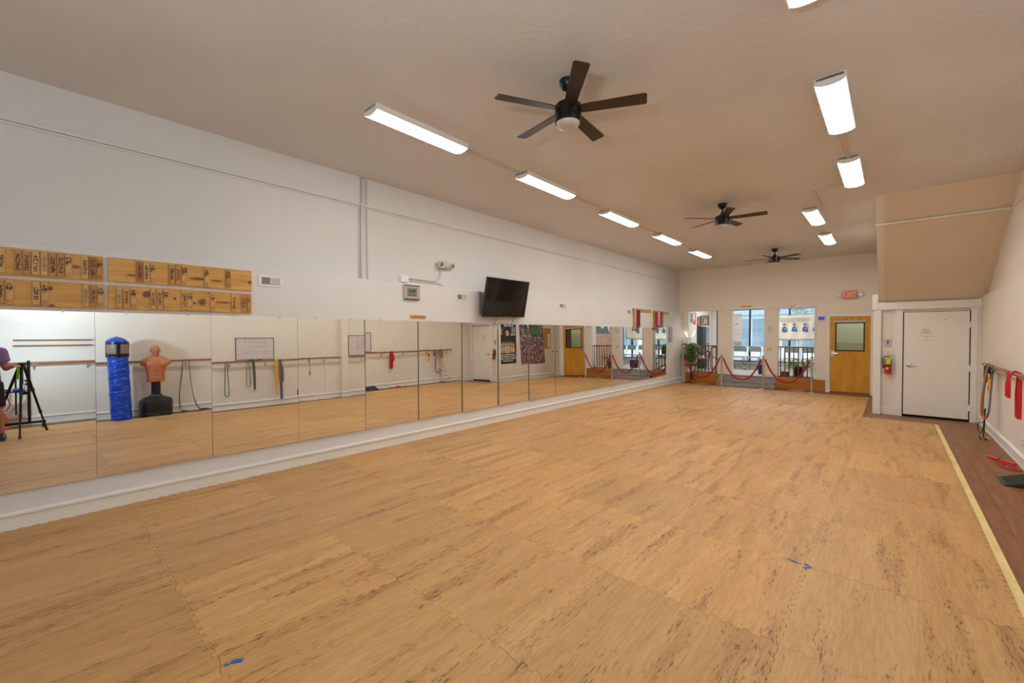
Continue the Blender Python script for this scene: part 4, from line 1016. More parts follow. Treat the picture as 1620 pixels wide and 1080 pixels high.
for a in (7.71, 7.74, 7.77): rb.tube([(6.334, a, .86), (6.333, a, 1.0), (6.345, 7.738, 1.12)], .008, 6); rb.tube([(6.414, a, .62), (6.413, a, .9), (6.42, 7.738, 1.12)], .010, 6)
obj('resistance_band', rb, M_bred, smooth=True, label='red fabric band hanging in two tails from the short barre', cat='exercise band')
# corded handles
def rope(label, pts, r=.006, mat=M_cord, nm='jump_rope', cat='jump rope', group=None, handles=()):
    t = thing(nm, label, cat, pts[0], group=group)
    Q = [Vector(p) for p in pts]
    for _ in range(3):
        Q = [Q[0]]+[v for i in range(len(Q)-1) for v in (Q[i]*.75+Q[i+1]*.25, Q[i]*.25+Q[i+1]*.75)]+[Q[-1]]
    obj('cord', MB().tube(Q, r, 6), mat, t, smooth=True)
    for a, b in handles: obj('rope_handle', MB().cyl(a, b, .014, .011, 10), M_black, t, smooth=True)
    return t
rope('grey jump rope looped over the barre right of the torso dummy', [(6.36, 2.06, .03), (6.37, 2.05, .3), (6.37, 2.10, .8), (6.372, 2.13, 1.12), (6.40, 2.135, 1.16), (6.43, 2.14, 1.1), (6.42, 2.12, .8), (6.41, 2.06, .35), (6.40, 2.09, .05), (6.38, 2.16, .015)], handles=[((6.36, 2.08, .015), (6.36, 2.20, .015))])
rope('grey jump rope hanging just right of the looped one', [(6.37, 2.42, .02), (6.37, 2.34, .12), (6.37, 2.27, .6), (6.372, 2.24, 1.12), (6.40, 2.245, 1.16), (6.43, 2.25, 1.1), (6.42, 2.27, .7), (6.41, 2.33, .22), (6.40, 2.44, .02)], handles=[((6.37, 2.42, .015), (6.37, 2.54, .015)), ((6.40, 2.46, .015), (6.40, 2.60, .015))])
rope('short black cord with a foam grip on the barre before the pilaster', [(6.37, 4.87, .80), (6.37, 4.87, 1.12), (6.40, 4.872, 1.16), (6.43, 4.875, 1.05)], .005, nm='hand_grip', cat='hand grip', handles=[((6.37, 4.87, .68), (6.37, 4.87, .80))])
rope('thin pale cord hanging beside the pilaster', [(6.37, 5.27, .02), (6.37, 5.28, .9), (6.37, 5.285, 1.1), (6.40, 5.29, 1.16), (6.42, 5.29, 1.0)], .004, plain('pale_cord', srgb(190, 184, 170), .6), nm='pull_cord', cat='cord')
obj('power_strip', MB().box(6.36, 6.42, 5.10, 5.48, 0, .03).tube([(6.38, 5.1, .015), (6.34, 4.95, .01), (6.38, 4.8, .01), (6.45, 4.7, .01)], .006), M_white, label='white power strip with its cord on the floor before the pilaster', cat='power strip', bev=.004)
obj('door_chime', MB().box(6.38, 6.40, 4.545, 4.565, .19, .33), M_black, label='slim black clip hanging low beside the long barre', cat='clip', bev=.004)
for lb, y, dbl in (('double white outlet below the first whiteboard', 3.80, True), ('white outlet just left of the pilaster in the mirrors', 5.70, False), ('white outlet just right of the pilaster in the mirrors', 6.12, False), ('white outlet below the red band', 7.95, True), ('white outlet behind the equipment cart', -.30, True)):
    outlet(lb, 'R', 6.5, y, .29, dbl)
# strap bundle at the end of the short barre
M_orangeb = plain('band_orange', srgb(214, 104, 22), .55); M_blueb = plain('band_blue', srgb(30, 54, 120), .5); M_yelb = plain('band_lime', srgb(222, 210, 30), .5); M_bluegrey = plain('band_bluegrey', srgb(84, 110, 134), .6)
G = 'straps and bands at the end of the short barre'
loop_band('long orange loop strap in the bundle by the white door', 9.48, .33, M_orangeb, .13, .012, group=G)
loop_band('long blue-grey loop strap in the bundle by the white door', 9.43, .37, M_bluegrey, .10, .009, group=G)
loop_band('short lime yellow loop band in the bundle by the white door', 9.76, .90, M_yelb, .045, .014, group=G)
loop_band('short dark blue loop band in the bundle by the white door', 9.60, .88, M_blueb, .045, .018, group=G)
loop_band('short black loop band in the bundle by the white door', 9.30, .94, M_black, .035, .011, group=G)
t = thing('yellow_tool', 'yellow packaged hand tool hanging in the strap bundle', 'tool', (6.34, 9.2, .8))
BASE[t] = Vector((6.34, 9.2, .8)); t.location = (6.325, 9.05, .8)
obj('tool_body', MB().box(6.345, 6.36, 9.12, 9.24, .90, 1.04).box(6.345, 6.36, 9.16, 9.20, .78, .90).box(6.345, 6.36, 9.13, 9.23, .76, .79), plain('tool_yellow', srgb(238, 168, 20), .4), t, bev=.004)
obj('printed_letters', MB().box(6.343, 6.345, 9.16, 9.21, .95, 1.02).prism([(9.14, .80), (9.17, .86), (9.21, .88), (9.18, .82)], 'x', 6.343, 6.345), M_ink, t)
obj('tool_loop', MB().tube([(6.352, 9.18, 1.04), (6.375, 9.2, 1.12), (6.40, 9.2, 1.156), (6.425, 9.2, 1.1)], .004), M_black, t)
rope('black tangled jump rope at the foot of the strap bundle', [(6.36, 9.66, 1.12), (6.37, 9.64, .8), (6.36, 9.70, .55), (6.34, 9.80, .45), (6.35, 9.82, .34), (6.36, 9.6, .42), (6.36, 9.45, .52), (6.35, 9.42, .38), (6.36, 9.62, .25), (6.34, 9.95, .22), (6.33, 9.98, .08), (6.35, 9.7, .06), (6.36, 9.6, .2), (6.37, 9.58, .5), (6.36, 9.50, .3), (6.36, 9.62, .02)], .006, M_black, handles=[((6.33, 9.76, .016), (6.33, 9.60, .016)), ((6.38, 9.62, .016), (6.38, 9.52, .018))])
obj('floor_vent', MB().box(6.31, 6.45, 9.60, 9.90, 0, .006).box(6.335, 6.425, 9.63, 9.87, .006, .009), plain('vent_brass', srgb(176, 156, 116), .4, .4), label='brass floor vent beside the strap bundle', cat='floor vent', bev=.001)
obj('floor_vent', MB().box(6.36, 6.46, .36, .62, 0, .006).box(6.375, 6.445, .38, .60, .006, .009), plain('vent_brass_dim', srgb(176, 156, 116), .4, .4), label='brass floor vent before the punching bag', cat='floor vent', bev=.001)
# red rope on the floor
t = thing('jump_rope', 'red jump rope with two orange-red handles lying on the plank floor', 'jump rope', (6.35, 7.95, 0))
P_ = [(6.36+.07*math.cos(a*1.1)+.02*math.sin(a*2.3), 7.78+.16*math.sin(a)+.03*math.cos(a*1.7), .006+.003*(a % 3)) for a in [i*.45 for i in range(44)]]
obj('cord', MB().tube([(6.30, 8.14, .012)]+P_+[(6.36, 7.92, .018)], .004, 6), plain('rope_red', srgb(190, 30, 44), .5), t, smooth=True)
M_rh = plain('handle_red_orange', srgb(228, 52, 20), .4)
obj('rope_handle', MB().cyl((6.26, 8.24, .016), (6.33, 8.10, .016), .015, .016), M_rh, t, smooth=True)
obj('rope_handle', MB().cyl((6.36, 8.05, .02), (6.44, 7.90, .026), .015, .016), M_rh, t, smooth=True)
# wedge ramp
t = thing('slant_board', 'black ribbed rubber wedge on the plank floor by the right wall', 'wedge', (6.3, 7.2, 0))
obj('wedge_body', MB().prism([(6.19, 0), (6.47, 0), (6.47, .10), (6.22, .012)], 'y', 6.80, 7.16), plain('black_rubber', srgb(38, 42, 42), .55, bmp=.1), t, bev=.003)
mb = MB()
for i in range(6):
    y = 6.83+.06*i; mb.prism([(6.23, .016), (6.465, .100), (6.465, .106), (6.23, .022)], 'y', y, y+.02)
obj('grip_ribs', mb, M_grille if False else plain('rubber_rib', srgb(52, 56, 56), .5), t, kind='stuff')

# ------------------------------------------------------------------ punching bag
M_vinyl, tt, p = newmat('blue_vinyl'); p.inputs['Roughness'].default_value = .28
v = coords(tt, (1, 1, 1)); nn = N(tt, 'ShaderNodeTexNoise'); nn.inputs['Scale'].default_value = 5.5; nn.inputs['Detail'].default_value = 2; nn.inputs['Distortion'].default_value = .9
mp = N(tt, 'ShaderNodeMapping'); mp.inputs['Scale'].default_value = (1, 1, 2.6); mp.inputs['Rotation'].default_value = (.45, .1, 0); tt.links.new(v, mp.inputs[0]); tt.links.new(mp.outputs[0], nn.inputs['Vector'])
tt.links.new(ramp(tt, nn.outputs['Fac'], [(.3, srgb(6, 52, 168)), (.7, srgb(14, 78, 200))]), p.inputs['Base Color'])
bump(tt, p, ramp(tt, nn.outputs['Fac'], [(.35, g(0)), (.6, g(1))]), .55, .02)
t = thing('punching_bag', 'tall blue vinyl punching bag with grey band and black straps standing by the wall', 'punching bag', (5.99, 1.08, .001))
bc = (5.99, 1.085)
def bagx(z): return (bc[0]+.05*z*0, bc[1]-.055*(z/1.6))
def ringwall(zs, rs, n=40, wr=0, seed=0):
    mb = MB(); vs = []; fs = []; R_ = random.Random(seed)
    ph = [R_.uniform(0, 6.28) for _ in range(8)]
    for i, (z, r) in enumerate(zip(zs, rs)):
        cx, cy = bagx(z)
        for k in range(n):
            a = 2*PI*k/n
            d = wr*(math.sin(3*a+z*21+ph[0])*.5+math.sin(5*a-z*37+ph[1])*.4+math.sin(z*63+2*a+ph[2])*.5)
            vs.append((cx+(r+d)*math.cos(a), cy+(r+d)*math.sin(a), z))
    m_ = len(zs)
    for i in range(m_-1):
        for k in range(n): fs.append((i*n+k, i*n+(k+1) % n, (i+1)*n+(k+1) % n, (i+1)*n+k))
    fs.append(tuple(range(n))[::-1]); fs.append(tuple((m_-1)*n+k for k in range(n)))
    mb.add(vs, fs); return mb
zs = [.0, .015]+[.03+i*.02 for i in range(62)]+[1.275]
obj('bag_body', ringwall(zs, [.14, .152]+[.156]*62+[.15], 48, .0035, 3), M_vinyl, t, smooth=True)
obj('grey_band', ringwall([1.27, 1.30, 1.38, 1.46, 1.52, 1.53], [.158, .163, .166, .164, .160, .15], 48), plain('bag_grey_vinyl', srgb(132, 118, 104), .45), t, smooth=True)
M_strap = plain('black_webbing', srgb(18, 18, 20), .35)
obj('strap_ring', ringwall([1.262, 1.264, 1.318, 1.320], [.15, .166, .168, .15], 48), M_strap, t, smooth=True)
obj('strap_ring', ringwall([1.498, 1.50, 1.545, 1.547], [.15, .168, .166, .15], 48), M_strap, t, smooth=True)
obj('top_cap', ringwall([1.54, 1.56, 1.585, 1.61, 1.635, 1.655], [.162, .160, .145, .11, .06, .01], 48, .003), M_vinyl, t, smooth=True)
cx, cy = bagx(1.4)
mb = MB()
for a in (180, 90, 0, 270):
    a = math.radians(a); mb2 = MB(); mb2.box(.152, .170, -.028, .028, 1.25, 1.55)
    mb2.xf(Matrix.Translation((cx, cy, 0)) @ Matrix.Rotation(a, 4, 'Z')); mb.add(mb2.v, mb2.f)
obj('vertical_strap', mb, M_strap, t, bev=.003)

# ------------------------------------------------------------------ torso dummy
def remesh_obj(name, mb, mat, vox, parent=None, loc=None, smooth_it=3, **kw):
    o = obj(name, mb, mat, parent=parent, loc=loc, smooth=False, **kw)
    md = o.modifiers.new('union', 'REMESH'); md.mode = 'VOXEL'; md.voxel_size = vox; md.use_smooth_shade = True
    sm = o.modifiers.new('relax', 'SMOOTH'); sm.factor = .5; sm.iterations = smooth_it
    return o
def loft(rings, n=28, pw=2.3):
    """rings: (z, half_y, half_x, cx, cy)"""
    mb = MB(); vs = []; fs = []
    for z, hy, hx, cx, cy in rings:
        for k in range(n):
            a = 2*PI*k/n; c_, s_ = math.cos(a), math.sin(a)
            r = 1/((abs(c_)**pw+abs(s_)**pw)**(1/pw))
            vs.append((cx+hx*r*c_, cy+hy*r*s_, z))
    for i in range(len(rings)-1):
        for k in range(n): fs.append((i*n+k, i*n+(k+1) % n, (i+1)*n+(k+1) % n, (i+1)*n+k))
    fs.append(tuple(range(n))[::-1]); fs.append(tuple((len(rings)-1)*n+k for k in range(n)))
    return mb.add(vs, fs)
dm = thing('torso_dummy', 'armless tan rubber torso training dummy on a black weighted base', 'training dummy', (6.205, 1.64, 0))
DX, DY = 6.205, 1.64
obj('water_base', MB().lathe((DX, DY, 0), [(.25, 0), (.272, .02), (.275, .09), (.270, .10), (.275, .112), (.275, .30), (.262, .345), (.22, .375), (.12, .41), (.10, .435), (.095, .45)], 40), plain('black_polyethylene', srgb(26, 27, 28), .38), dm, smooth=True)
obj('fill_cap', MB().cyl((DX-.10, DY-.16, .365), (DX-.105, DY-.165, .395), .028), M_black, dm, smooth=True)
obj('post', MB().cyl((DX, DY, .43), (DX, DY, .74), .078, .078, 24), M_black, dm, smooth=True)
M_rub, tt, p = newmat('tan_rubber_skin'); p.inputs['Roughness'].default_value = .5
tt.links.new(ramp(tt, noise(tt, coords(tt), 6), [(.3, srgb(180, 108, 68)), (.7, srgb(192, 120, 78))]), p.inputs['Base Color'])
S = [(.715, .148, .095, 0, 0), (.74, .152, .10, 0, 0), (.82, .150, .10, 0, 0), (.90, .155, .105, 0, 0), (.98, .170, .115, 0, 0), (1.05, .185, .12, 0, 0), (1.11, .192, .118, 0, 0), (1.16, .185, .105, 0, 0), (1.195, .15, .085, .005, 0), (1.22, .09, .07, .008, 0), (1.24, .06, .06, .008, 0)]
mb = loft([(z, hy, hx, DX+cx, DY+cy) for z, hy, hx, cx, cy in S])
for s in (-1, 1):
    mb.ell((DX, DY+s*.185, 1.125), (.062, .068, .068), 16, 12)          # shoulder caps
    mb.tube([(DX, DY+s*.19, 1.11), (DX, DY+s*.218, 1.055)], [.055, .046], 14)   # arm stumps
    mb.ell((DX-.070, DY+s*.078, 1.065), (.052, .092, .075), 18, 12)      # chest
    mb.tube([(DX, DY+s*.04, 1.235), (DX, DY+s*.10, 1.19), (DX, DY+s*.185, 1.135)], [.035, .052, .058], 14)
    mb.tube([(DX-.03, DY+s*.12, 1.10), (DX-.005, DY+s*.195, 1.10)], [.075, .060], 14)
    for j, z in enumerate((.80, .87, .94)): mb.ell((DX-.079, DY+s*.040, z), (.026, .048, .044), 12, 8)
    mb.ell((DX-.060, DY+s*.026, 1.382), (.020, .030, .016), 12, 8)         # brow
    mb.ell((DX-.052, DY+s*.040, 1.338), (.032, .028, .030), 12, 8)        # cheek
    mb.ell((DX+.008, DY+s*.080, 1.355), (.018, .012, .028), 10, 8)      # ear
mb.tube([(DX+.01, DY, 1.19), (DX+.002, DY, 1.30)], [.074, .064], 18)    # neck
mb.ell((DX+.004, DY, 1.380), (.088, .078, .096), 24, 18)                # skull
mb.ell((DX-.018, DY, 1.345), (.070, .070, .070), 20, 14)
mb.ell((DX-.022, DY, 1.315), (.066, .062, .054), 20, 14)                # jaw
mb.ell((DX-.075, DY, 1.285), (.020, .026, .018), 10, 8)                 # chin
mb.tube([(DX-.080, DY, 1.378), (DX-.100, DY, 1.342)], [.009, .016], 10) # nose
mb.ell((DX-.082, DY, 1.312), (.014, .028, .007), 10, 6); mb.ell((DX-.080, DY, 1.302), (.014, .024, .007), 10, 6)
to = remesh_obj('torso', mb, M_rub, .0055, parent=dm, smooth_it=6)
M_crease = plain('rubber_crease', srgb(150, 88, 58), .6)
for s in (-1, 1):
    obj('eye', MB().ell((DX-.083, DY+s*.029, 1.364), (.004, .010, .0035), 12, 6), M_crease, dm, smooth=True)
obj('mouth_line', MB().tube([(DX-.0885, DY-.022, 1.309), (DX-.0935, DY, 1.310), (DX-.0885, DY+.022, 1.309)], .0018, 6), M_crease, dm)

# ------------------------------------------------------------------ tripod (under the camera)
tp = thing('tripod', 'black photo tripod with spread legs standing on the mats', 'tripod', (5.02, -.16, .02))
TX, TY = 5.02, -.175
obj('head_plate', MB().box(TX-.05, TX+.05, TY-.05, TY+.05, 1.165, 1.19).cyl((TX, TY, 1.09), (TX, TY, 1.165), .035), M_black, tp, bev=.003)
obj('center_column', MB().cyl((TX, TY, .86), (TX, TY, 1.12), .016), M_blackm, tp)
feet = [(4.72, -.205, .022), (5.36, .085, .022), (5.10, -.52, .022)]
for fx, fy, fz in feet:
    a = Vector((TX+(fx-TX)*.08, TY+(fy-TY)*.08, 1.14)); b = Vector((fx, fy, fz+.01))
    lg = obj('leg', MB().tube([a, a.lerp(b, .36)], .019, 12).tube([a.lerp(b, .34), a.lerp(b, .70)], .0155, 12).tube([a.lerp(b, .68), a.lerp(b, .98)], .012, 12), M_blackm, tp, smooth=True)
    for u, r in ((.36, .024), (.70, .020)):
        obj('leg_lock', MB().tube([a.lerp(b, u-.02), a.lerp(b, u+.02)], r, 12), M_black, lg, smooth=True)
    obj('rubber_foot', MB().tube([a.lerp(b, .965), b], [.016, .018], 12), M_black, lg, smooth=True)
obj('hanging_strap', MB().band([(TX-.03, TY-.03, 1.15), (TX-.045, TY-.04, 1.02), (TX-.04, TY-.05, .93), (TX-.03, TY-.04, .95)], (0, 1, 0), .03, .006), plain('lime_strap', srgb(120, 220, 30), .5), tp)

# ------------------------------------------------------------------ equipment cart
ct = thing('equipment_cart', 'black upright stand on small wheels with a side tray against the right wall', 'equipment stand', (5.98, -.15, 0))
CX = 5.98
obj('upright', MB().box(CX-.025, CX+.025, -.135, -.095, .10, 1.19), M_blackm, ct, bev=.004)
obj('base_bar', MB().box(CX-.02, CX+.02, -.42, .08, .085, .125), M_blackm, ct, bev=.003)
obj('foot_bar', MB().box(CX-.28, CX+.24, -.44, -.39, .06, .11).box(CX-.20, CX+.20, .03, .075, .06, .10), M_blackm, ct, bev=.004)
obj('tray', MB().box(CX-.16, CX+.16, -.47, -.15, .655, .675).box(CX-.02, CX+.02, -.2, -.12, .60, .655), M_blackm, ct, bev=.003)
for (x, y) in ((CX-.24, -.415), (CX+.20, -.415), (CX-.17, .052), (CX+.17, .052)):
    obj('caster_wheel', MB().lathe((x, y, .032), [(.006, -.016), (.03, -.016), (.032, 0), (.03, .016), (.006, .016)], 16, 'y').box(x-.012, x+.012, y-.02, y+.02, .035, .07), M_black, ct, smooth=True)
for z in (.78, .84): obj('clamp_knob', MB().cyl((CX, -.16, z), (CX, -.135, z), .018).cyl((CX-.03, -.15, z), (CX-.025, -.15, z), .015), M_black, ct)
obj('hanging_bar', MB().cyl((CX, -.265, .26), (CX, -.265, 1.0), .012), M_black, ct)
obj('tray_tool', MB().box(5.90, 6.06, -.30, -.17, .675, .715), plain('tool_blue', srgb(24, 70, 170), .4), bev=.01, label='blue tool case lying on the stand\'s tray', cat='tool case')
obj('tray_cables', MB().tube([(5.92, -.45, .69), (6.0, -.38, .70), (5.95, -.33, .69), (6.05, -.42, .70)], .012), M_black, label='black coiled cable lying on the stand\'s tray', cat='cable')
obj('red_cable', MB().tube([(5.90, -.43, .95), (5.88, -.42, .80), (5.86, -.36, .62), (5.86, -.33, .45), (5.87, -.36, .36), (5.89, -.45, .33)], .008), plain('red_cable_jacket', srgb(150, 20, 40), .5), smooth=True, label='dark red cable hanging from the stand', cat='cable')
obj('black_cable', MB().tube([(6.0, -.12, 1.16), (6.02, -.22, 1.0), (6.02, -.16, .7), (6.02, -.20, .5), (6.02, -.33, .30)], .004), M_black, smooth=True, label='thin black cable drooping from the stand to the outlet', cat='cable')
obj('wall_panel', MB().box(6.43, 6.495, -.44, -.16, .14, .60), plain('pale_carton', srgb(222, 214, 206), .6), bev=.004, label='pale flat carton leaning on the wall behind the stand', cat='carton')
obj('training_cone', MB().lathe((6.36, -.42, 0), [(.09, 0), (.09, .012), (.07, .015), (.02, .26), (.012, .27)], 20), plain('cone_orange', srgb(232, 92, 20), .5), smooth=True, label='orange cone on the floor behind the stand', cat='cone')

# ------------------------------------------------------------------ photographer (at the left edge of the mirror)
pe = thing('person', 'person in a purple t-shirt and black shorts standing beside the tripod', 'person', (4.93, -.60, .021))
X0, Y0 = 4.93, -.558
M_pskin = plain('skin', srgb(168, 116, 92), .5, vary=.05); M_shirt = plain('purple_cotton', srgb(134, 104, 160), .8, vary=.06); M_short = plain('black_shorts_cloth', srgb(22, 22, 26), .85)
# the figure faces the mirrored wall (-X); Y runs across the shoulders
mb = MB()
mb.ell((X0-.005, Y0, 1.62), (.092, .076, .112), 20, 14); mb.ell((X0-.03, Y0, 1.555), (.066, .056, .05), 16, 10)
mb.ell((X0-.085, Y0, 1.52), (.02, .024, .018), 10, 8)
mb.tube([(X0-.088, Y0, 1.625), (X0-.112, Y0, 1.585)], [.009, .016], 10)
for s in (-1, 1):
    mb.ell((X0-.002, Y0+s*.08, 1.60), (.018, .012, .03), 10, 8); mb.ell((X0-.078, Y0+s*.03, 1.645), (.013, .02, .008), 10, 6)
mb.tube([(X0+.015, Y0, 1.42), (X0+.0, Y0, 1.54)], [.062, .056], 16)
tor = loft([(.92, .155, .105, X0+.01, Y0), (1.0, .150, .10, X0+.01, Y0), (1.12, .145, .10, X0, Y0), (1.25, .165, .11, X0, Y0), (1.36, .185, .105, X0+.005, Y0), (1.41, .15, .085, X0+.01, Y0), (1.44, .07, .065, X0+.012, Y0)])
mb.add(tor.v, tor.f)
sh = {1: (X0, Y0+.175, 1.37), -1: (X0, Y0-.175, 1.37)}
el = {1: (X0-.02, Y0+.225, 1.12), -1: (X0-.02, Y0-.225, 1.12)}
wrp = {1: (X0-.20, Y0+.300, 1.150), -1: (X0-.22, Y0-.09, 1.16)}
for s in (-1, 1):
    mb.ell(sh[s], (.06, .06, .06), 14, 10); mb.tube([sh[s], el[s]], [.052, .042], 14); mb.ell(el[s], (.043, .043, .043), 12, 8); mb.tube([el[s], wrp[s]], [.041, .027], 14)
    w_ = Vector(wrp[s]); d = (w_-Vector(el[s])).normalized(); side = Vector((0, 0, 1)).cross(d).normalized()
    pm = w_+d*.05
    mb.tube([w_, pm, pm+d*.03], [.026, .036, .034], 12, flat=.45)
    for i, (off, ln) in enumerate(((-.030, .062), (-.010, .072), (.010, .068), (.030, .052))):
        a = pm+d*.03+side*off; k1 = a+d*ln*.5+Vector((0, 0, -.008)); k2 = a+d*ln*.85+Vector((0, 0, -.030))
        mb.tube([a, k1, k2], [.010, .0092, .008], 8); mb.ell(k2, (.008, .008, .008), 8, 6)
    th_ = w_+d*.02+side*(-.03*s); mb.tube([th_, th_+d*.035+side*(-.025*s)+Vector((0, 0, -.01)), th_+d*.06+side*(-.02*s)+Vector((0, 0, -.025))], [.012, .011, .009], 8)
    hip = (X0+.01, Y0+s*.09, .92); kn = (X0-.005, Y0+s*.125, .50); an = (X0+.015, Y0+s*.165, .10)
    mb.tube([hip, kn], [.088, .058], 16); mb.ell(kn, (.057, .057, .06), 12, 8); mb.tube([kn, (X0+.012, Y0+s*.145, .36), an], [.054, .057, .036], 14)
    mb.tube([an, (X0-.02, Y0+s*.165, .06), (X0-.14, Y0+s*.17, .05)], [.038, .04, .032], 12)
remesh_obj('body', mb, M_pskin, .0085, parent=pe, smooth_it=2)
mb = loft([(.90, .172, .125, X0+.01, Y0), (1.0, .170, .122, X0+.01, Y0), (1.12, .165, .122, X0, Y0), (1.25, .182, .128, X0, Y0), (1.36, .196, .12, X0+.005, Y0), (1.42, .16, .098, X0+.01, Y0), (1.455, .085, .08, X0+.012, Y0)])
for s in (-1, 1):
    S_ = Vector(sh[s]); E_ = Vector(el[s]); mb.ell(sh[s], (.072, .072, .072), 14, 10); mb.tube([S_, S_.lerp(E_, .62)], [.074, .070], 16)
remesh_obj('t_shirt', mb, M_shirt, .010, parent=pe, smooth_it=3)
mb = loft([(.80, .175, .125, X0+.01, Y0), (.88, .178, .128, X0+.01, Y0), (.95, .168, .12, X0+.01, Y0)])
for s in (-1, 1):
    hip = Vector((X0+.01, Y0+s*.09, .90)); kn = Vector((X0-.005, Y0+s*.13, .50)); mb.tube([hip, hip.lerp(kn, .93)], [.108, .094], 18)
remesh_obj('shorts', mb, M_short, .010, parent=pe, smooth_it=3)
for s in (-1, 1):
    mb = MB(); mb.tube([(X0+.05, Y0+s*.165, .055), (X0, Y0+s*.167, .07), (X0-.10, Y0+s*.172, .055), (X0-.175, Y0+s*.176, .048)], [.044, .054, .048, .030], 14); mb.box(X0-.19, X0+.075, Y0+s*.17-.045, Y0+s*.17+.045, .021, .038)
    remesh_obj('shoe', mb, M_black, .009, parent=pe, smooth_it=2)
obj('hair', MB().ell((X0+.014, Y0, 1.66), (.100, .084, .088), 20, 12), plain('dark_hair', srgb(40, 30, 24), .7), pe, smooth=True)
for s in (-1, 1):
    obj('eye', MB().ell((X0-.083, Y0+s*.030, 1.622), (.008, .013, .008), 10, 6), M_ink, pe, smooth=True)
obj('mouth', MB().tube([(X0-.094, Y0-.022, 1.548), (X0-.098, Y0, 1.547), (X0-.094, Y0+.022, 1.548)], .004, 6), plain('lips', srgb(150, 84, 76), .5), pe)

# ------------------------------------------------------------------ plant on iron stand before the left railing
ps = thing('plant_stand', 'black iron plant stand with a round top at the far left', 'plant stand', (.37, 14.40, 0))
sxp, syp = .37, 14.42
obj('round_top', MB().lathe((sxp, syp, .585), [(.01, 0), (.235, 0), (.24, .01), (.235, .02), (.01, .02)], 32), M_black, ps, smooth=True)
obj('stem', MB().cyl((sxp, syp, .12), (sxp, syp, .585), .014), M_black, ps)
for k in range(3):
    a = 2*PI*k/3+.5; d = Vector((math.cos(a), math.sin(a), 0)); c0 = Vector((sxp, syp, 0))
    obj('scroll_leg', MB().tube([c0+d*.0+Vector((0, 0, .35)), c0+d*.07+Vector((0, 0, .28)), c0+d*.05+Vector((0, 0, .16)), c0+d*.12+Vector((0, 0, .06)), c0+d*.17+Vector((0, 0, .01)), c0+d*.19+Vector((0, 0, .03))], .009), M_black, ps, smooth=True)
pp = thing('potted_plant', 'bushy umbrella plant in a low woven basket on the iron stand', 'potted plant', (.37, 14.42, .605))
obj('basket', MB().lathe((sxp, syp, 0), [(.10, .606), (.15, .615), (.165, .66), (.16, .69), (.14, .69), (.13, .66)], 28), plain('basket_weave', srgb(150, 120, 80), .8, vary=.3, scale=60, bmp=.4), pp, smooth=True)
M_leaf = plain('leaf_green', srgb(82, 130, 56), .45, vary=.3, scale=14); M_stem = plain('plant_stem', srgb(92, 84, 50), .7)
def leaf_ring(mb, c, n, L, tilt, R_):
    for k in range(n):
        a = 2*PI*k/n+R_.uniform(-.3, .3); d = Vector((math.cos(a), math.sin(a), 0)); s_ = d.cross(Vector((0, 0, 1)))
        l = L*R_.uniform(.75, 1.1); dz = -l*tilt*R_.uniform(.5, 1.3); w = l*.20
        p0 = Vector(c)+d*.02; p1 = Vector(c)+d*l*.5+Vector((0, 0, dz*.3)); p2 = Vector(c)+d*l+Vector((0, 0, dz))
        mb.add([p0, p1+s_*w, p2, p1-s_*w, p1+Vector((0, 0, -.006))], [(0, 1, 4), (1, 2, 4), (2, 3, 4), (3, 0, 4)])
def bush(parent, cx, cy, z0, z1, rx, n, L, seed, leafmat):
    R_ = random.Random(seed); st = MB(); lf = MB()
    for i in range(n):
        a = R_.uniform(0, 2*PI); r = rx*math.sqrt(R_.random()); z = R_.uniform(z0, z1)
        c = Vector((cx+r*math.cos(a), cy+r*math.sin(a)*.5, z))
        st.tube([(cx+R_.uniform(-.03, .03), cy+R_.uniform(-.03, .03), z0-.28), (cx+r*.35*math.cos(a), cy+r*.3*math.sin(a), (z0+z)/2-.12), tuple(c)], [.006, .004, .002], 5)
        leaf_ring(lf, c, R_.choice((5, 6, 7)), L, .55, R_)
    obj('stems', st, M_stem, parent, kind='stuff'); obj('foliage', lf, leafmat, parent, kind='stuff', fix=False)
bush(pp, .37, 14.36, .80, 1.34, .25, 84, .135, 4, M_leaf)
gl = thing('grow_light', 'clip grow light with two lit white tubes above the umbrella plant', 'grow light', (.28, 14.52, .61))
obj('gooseneck', MB().tube([(.30, 14.52, .61), (.28, 14.55, 1.0), (.27, 14.55, 1.42)], .006), M_black, gl)
for a_, b_ in (((.195, 14.52, 1.53), (.11, 14.52, 1.70)), ((.345, 14.52, 1.53), (.44, 14.52, 1.70))):
    obj('light_tube', MB().cyl(a_, b_, .010), M_grow, gl, smooth=True)
    obj('tube_arm', MB().tube([(.27, 14.55, 1.42), ((a_[0]+.27)/2, 14.54, 1.46), a_], .005), M_black, gl)

# ------------------------------------------------------------------ raised foyer
FZ = .34
obj('floor_foyer', MB().box(-.1, 4.3, YB+.02, 18.3, .30, FZ), plain('foyer_floor', srgb(176, 168, 158), .35, vary=.1), kind='structure')
obj('floor_vestibule', MB().box(4.3, 5.7, YB+.18, 18.3, -.2, 0), M_plank, kind='structure')
obj('ceiling_foyer', MB().box(-.3, 5.8, YB+.18, 18.4, 3.0, 3.1), M_ceil, kind='structure')
M_foywall = wallpaint('foyer_wall_paint', srgb(222, 222, 216))
obj('wall_foyer_left', MB().box(-.25, -.1, YB+.18, 18.3, 0, 3.0), M_foywall, kind='structure')
obj('trim_22', MB().box(-.1, .03, 18.16, 18.32, FZ, 3.0), M_trim, kind='structure', bev=.005)
wbk = obj('wall_foyer_brick', MB().box(4.30, 4.45, 15.55, 18.3, 0, 3.0), M_brick, kind='structure')
obj('wall_vestibule_right', MB().box(5.65, 5.8, YB+.18, 18.3, 0, 3.0), M_brick, kind='structure')
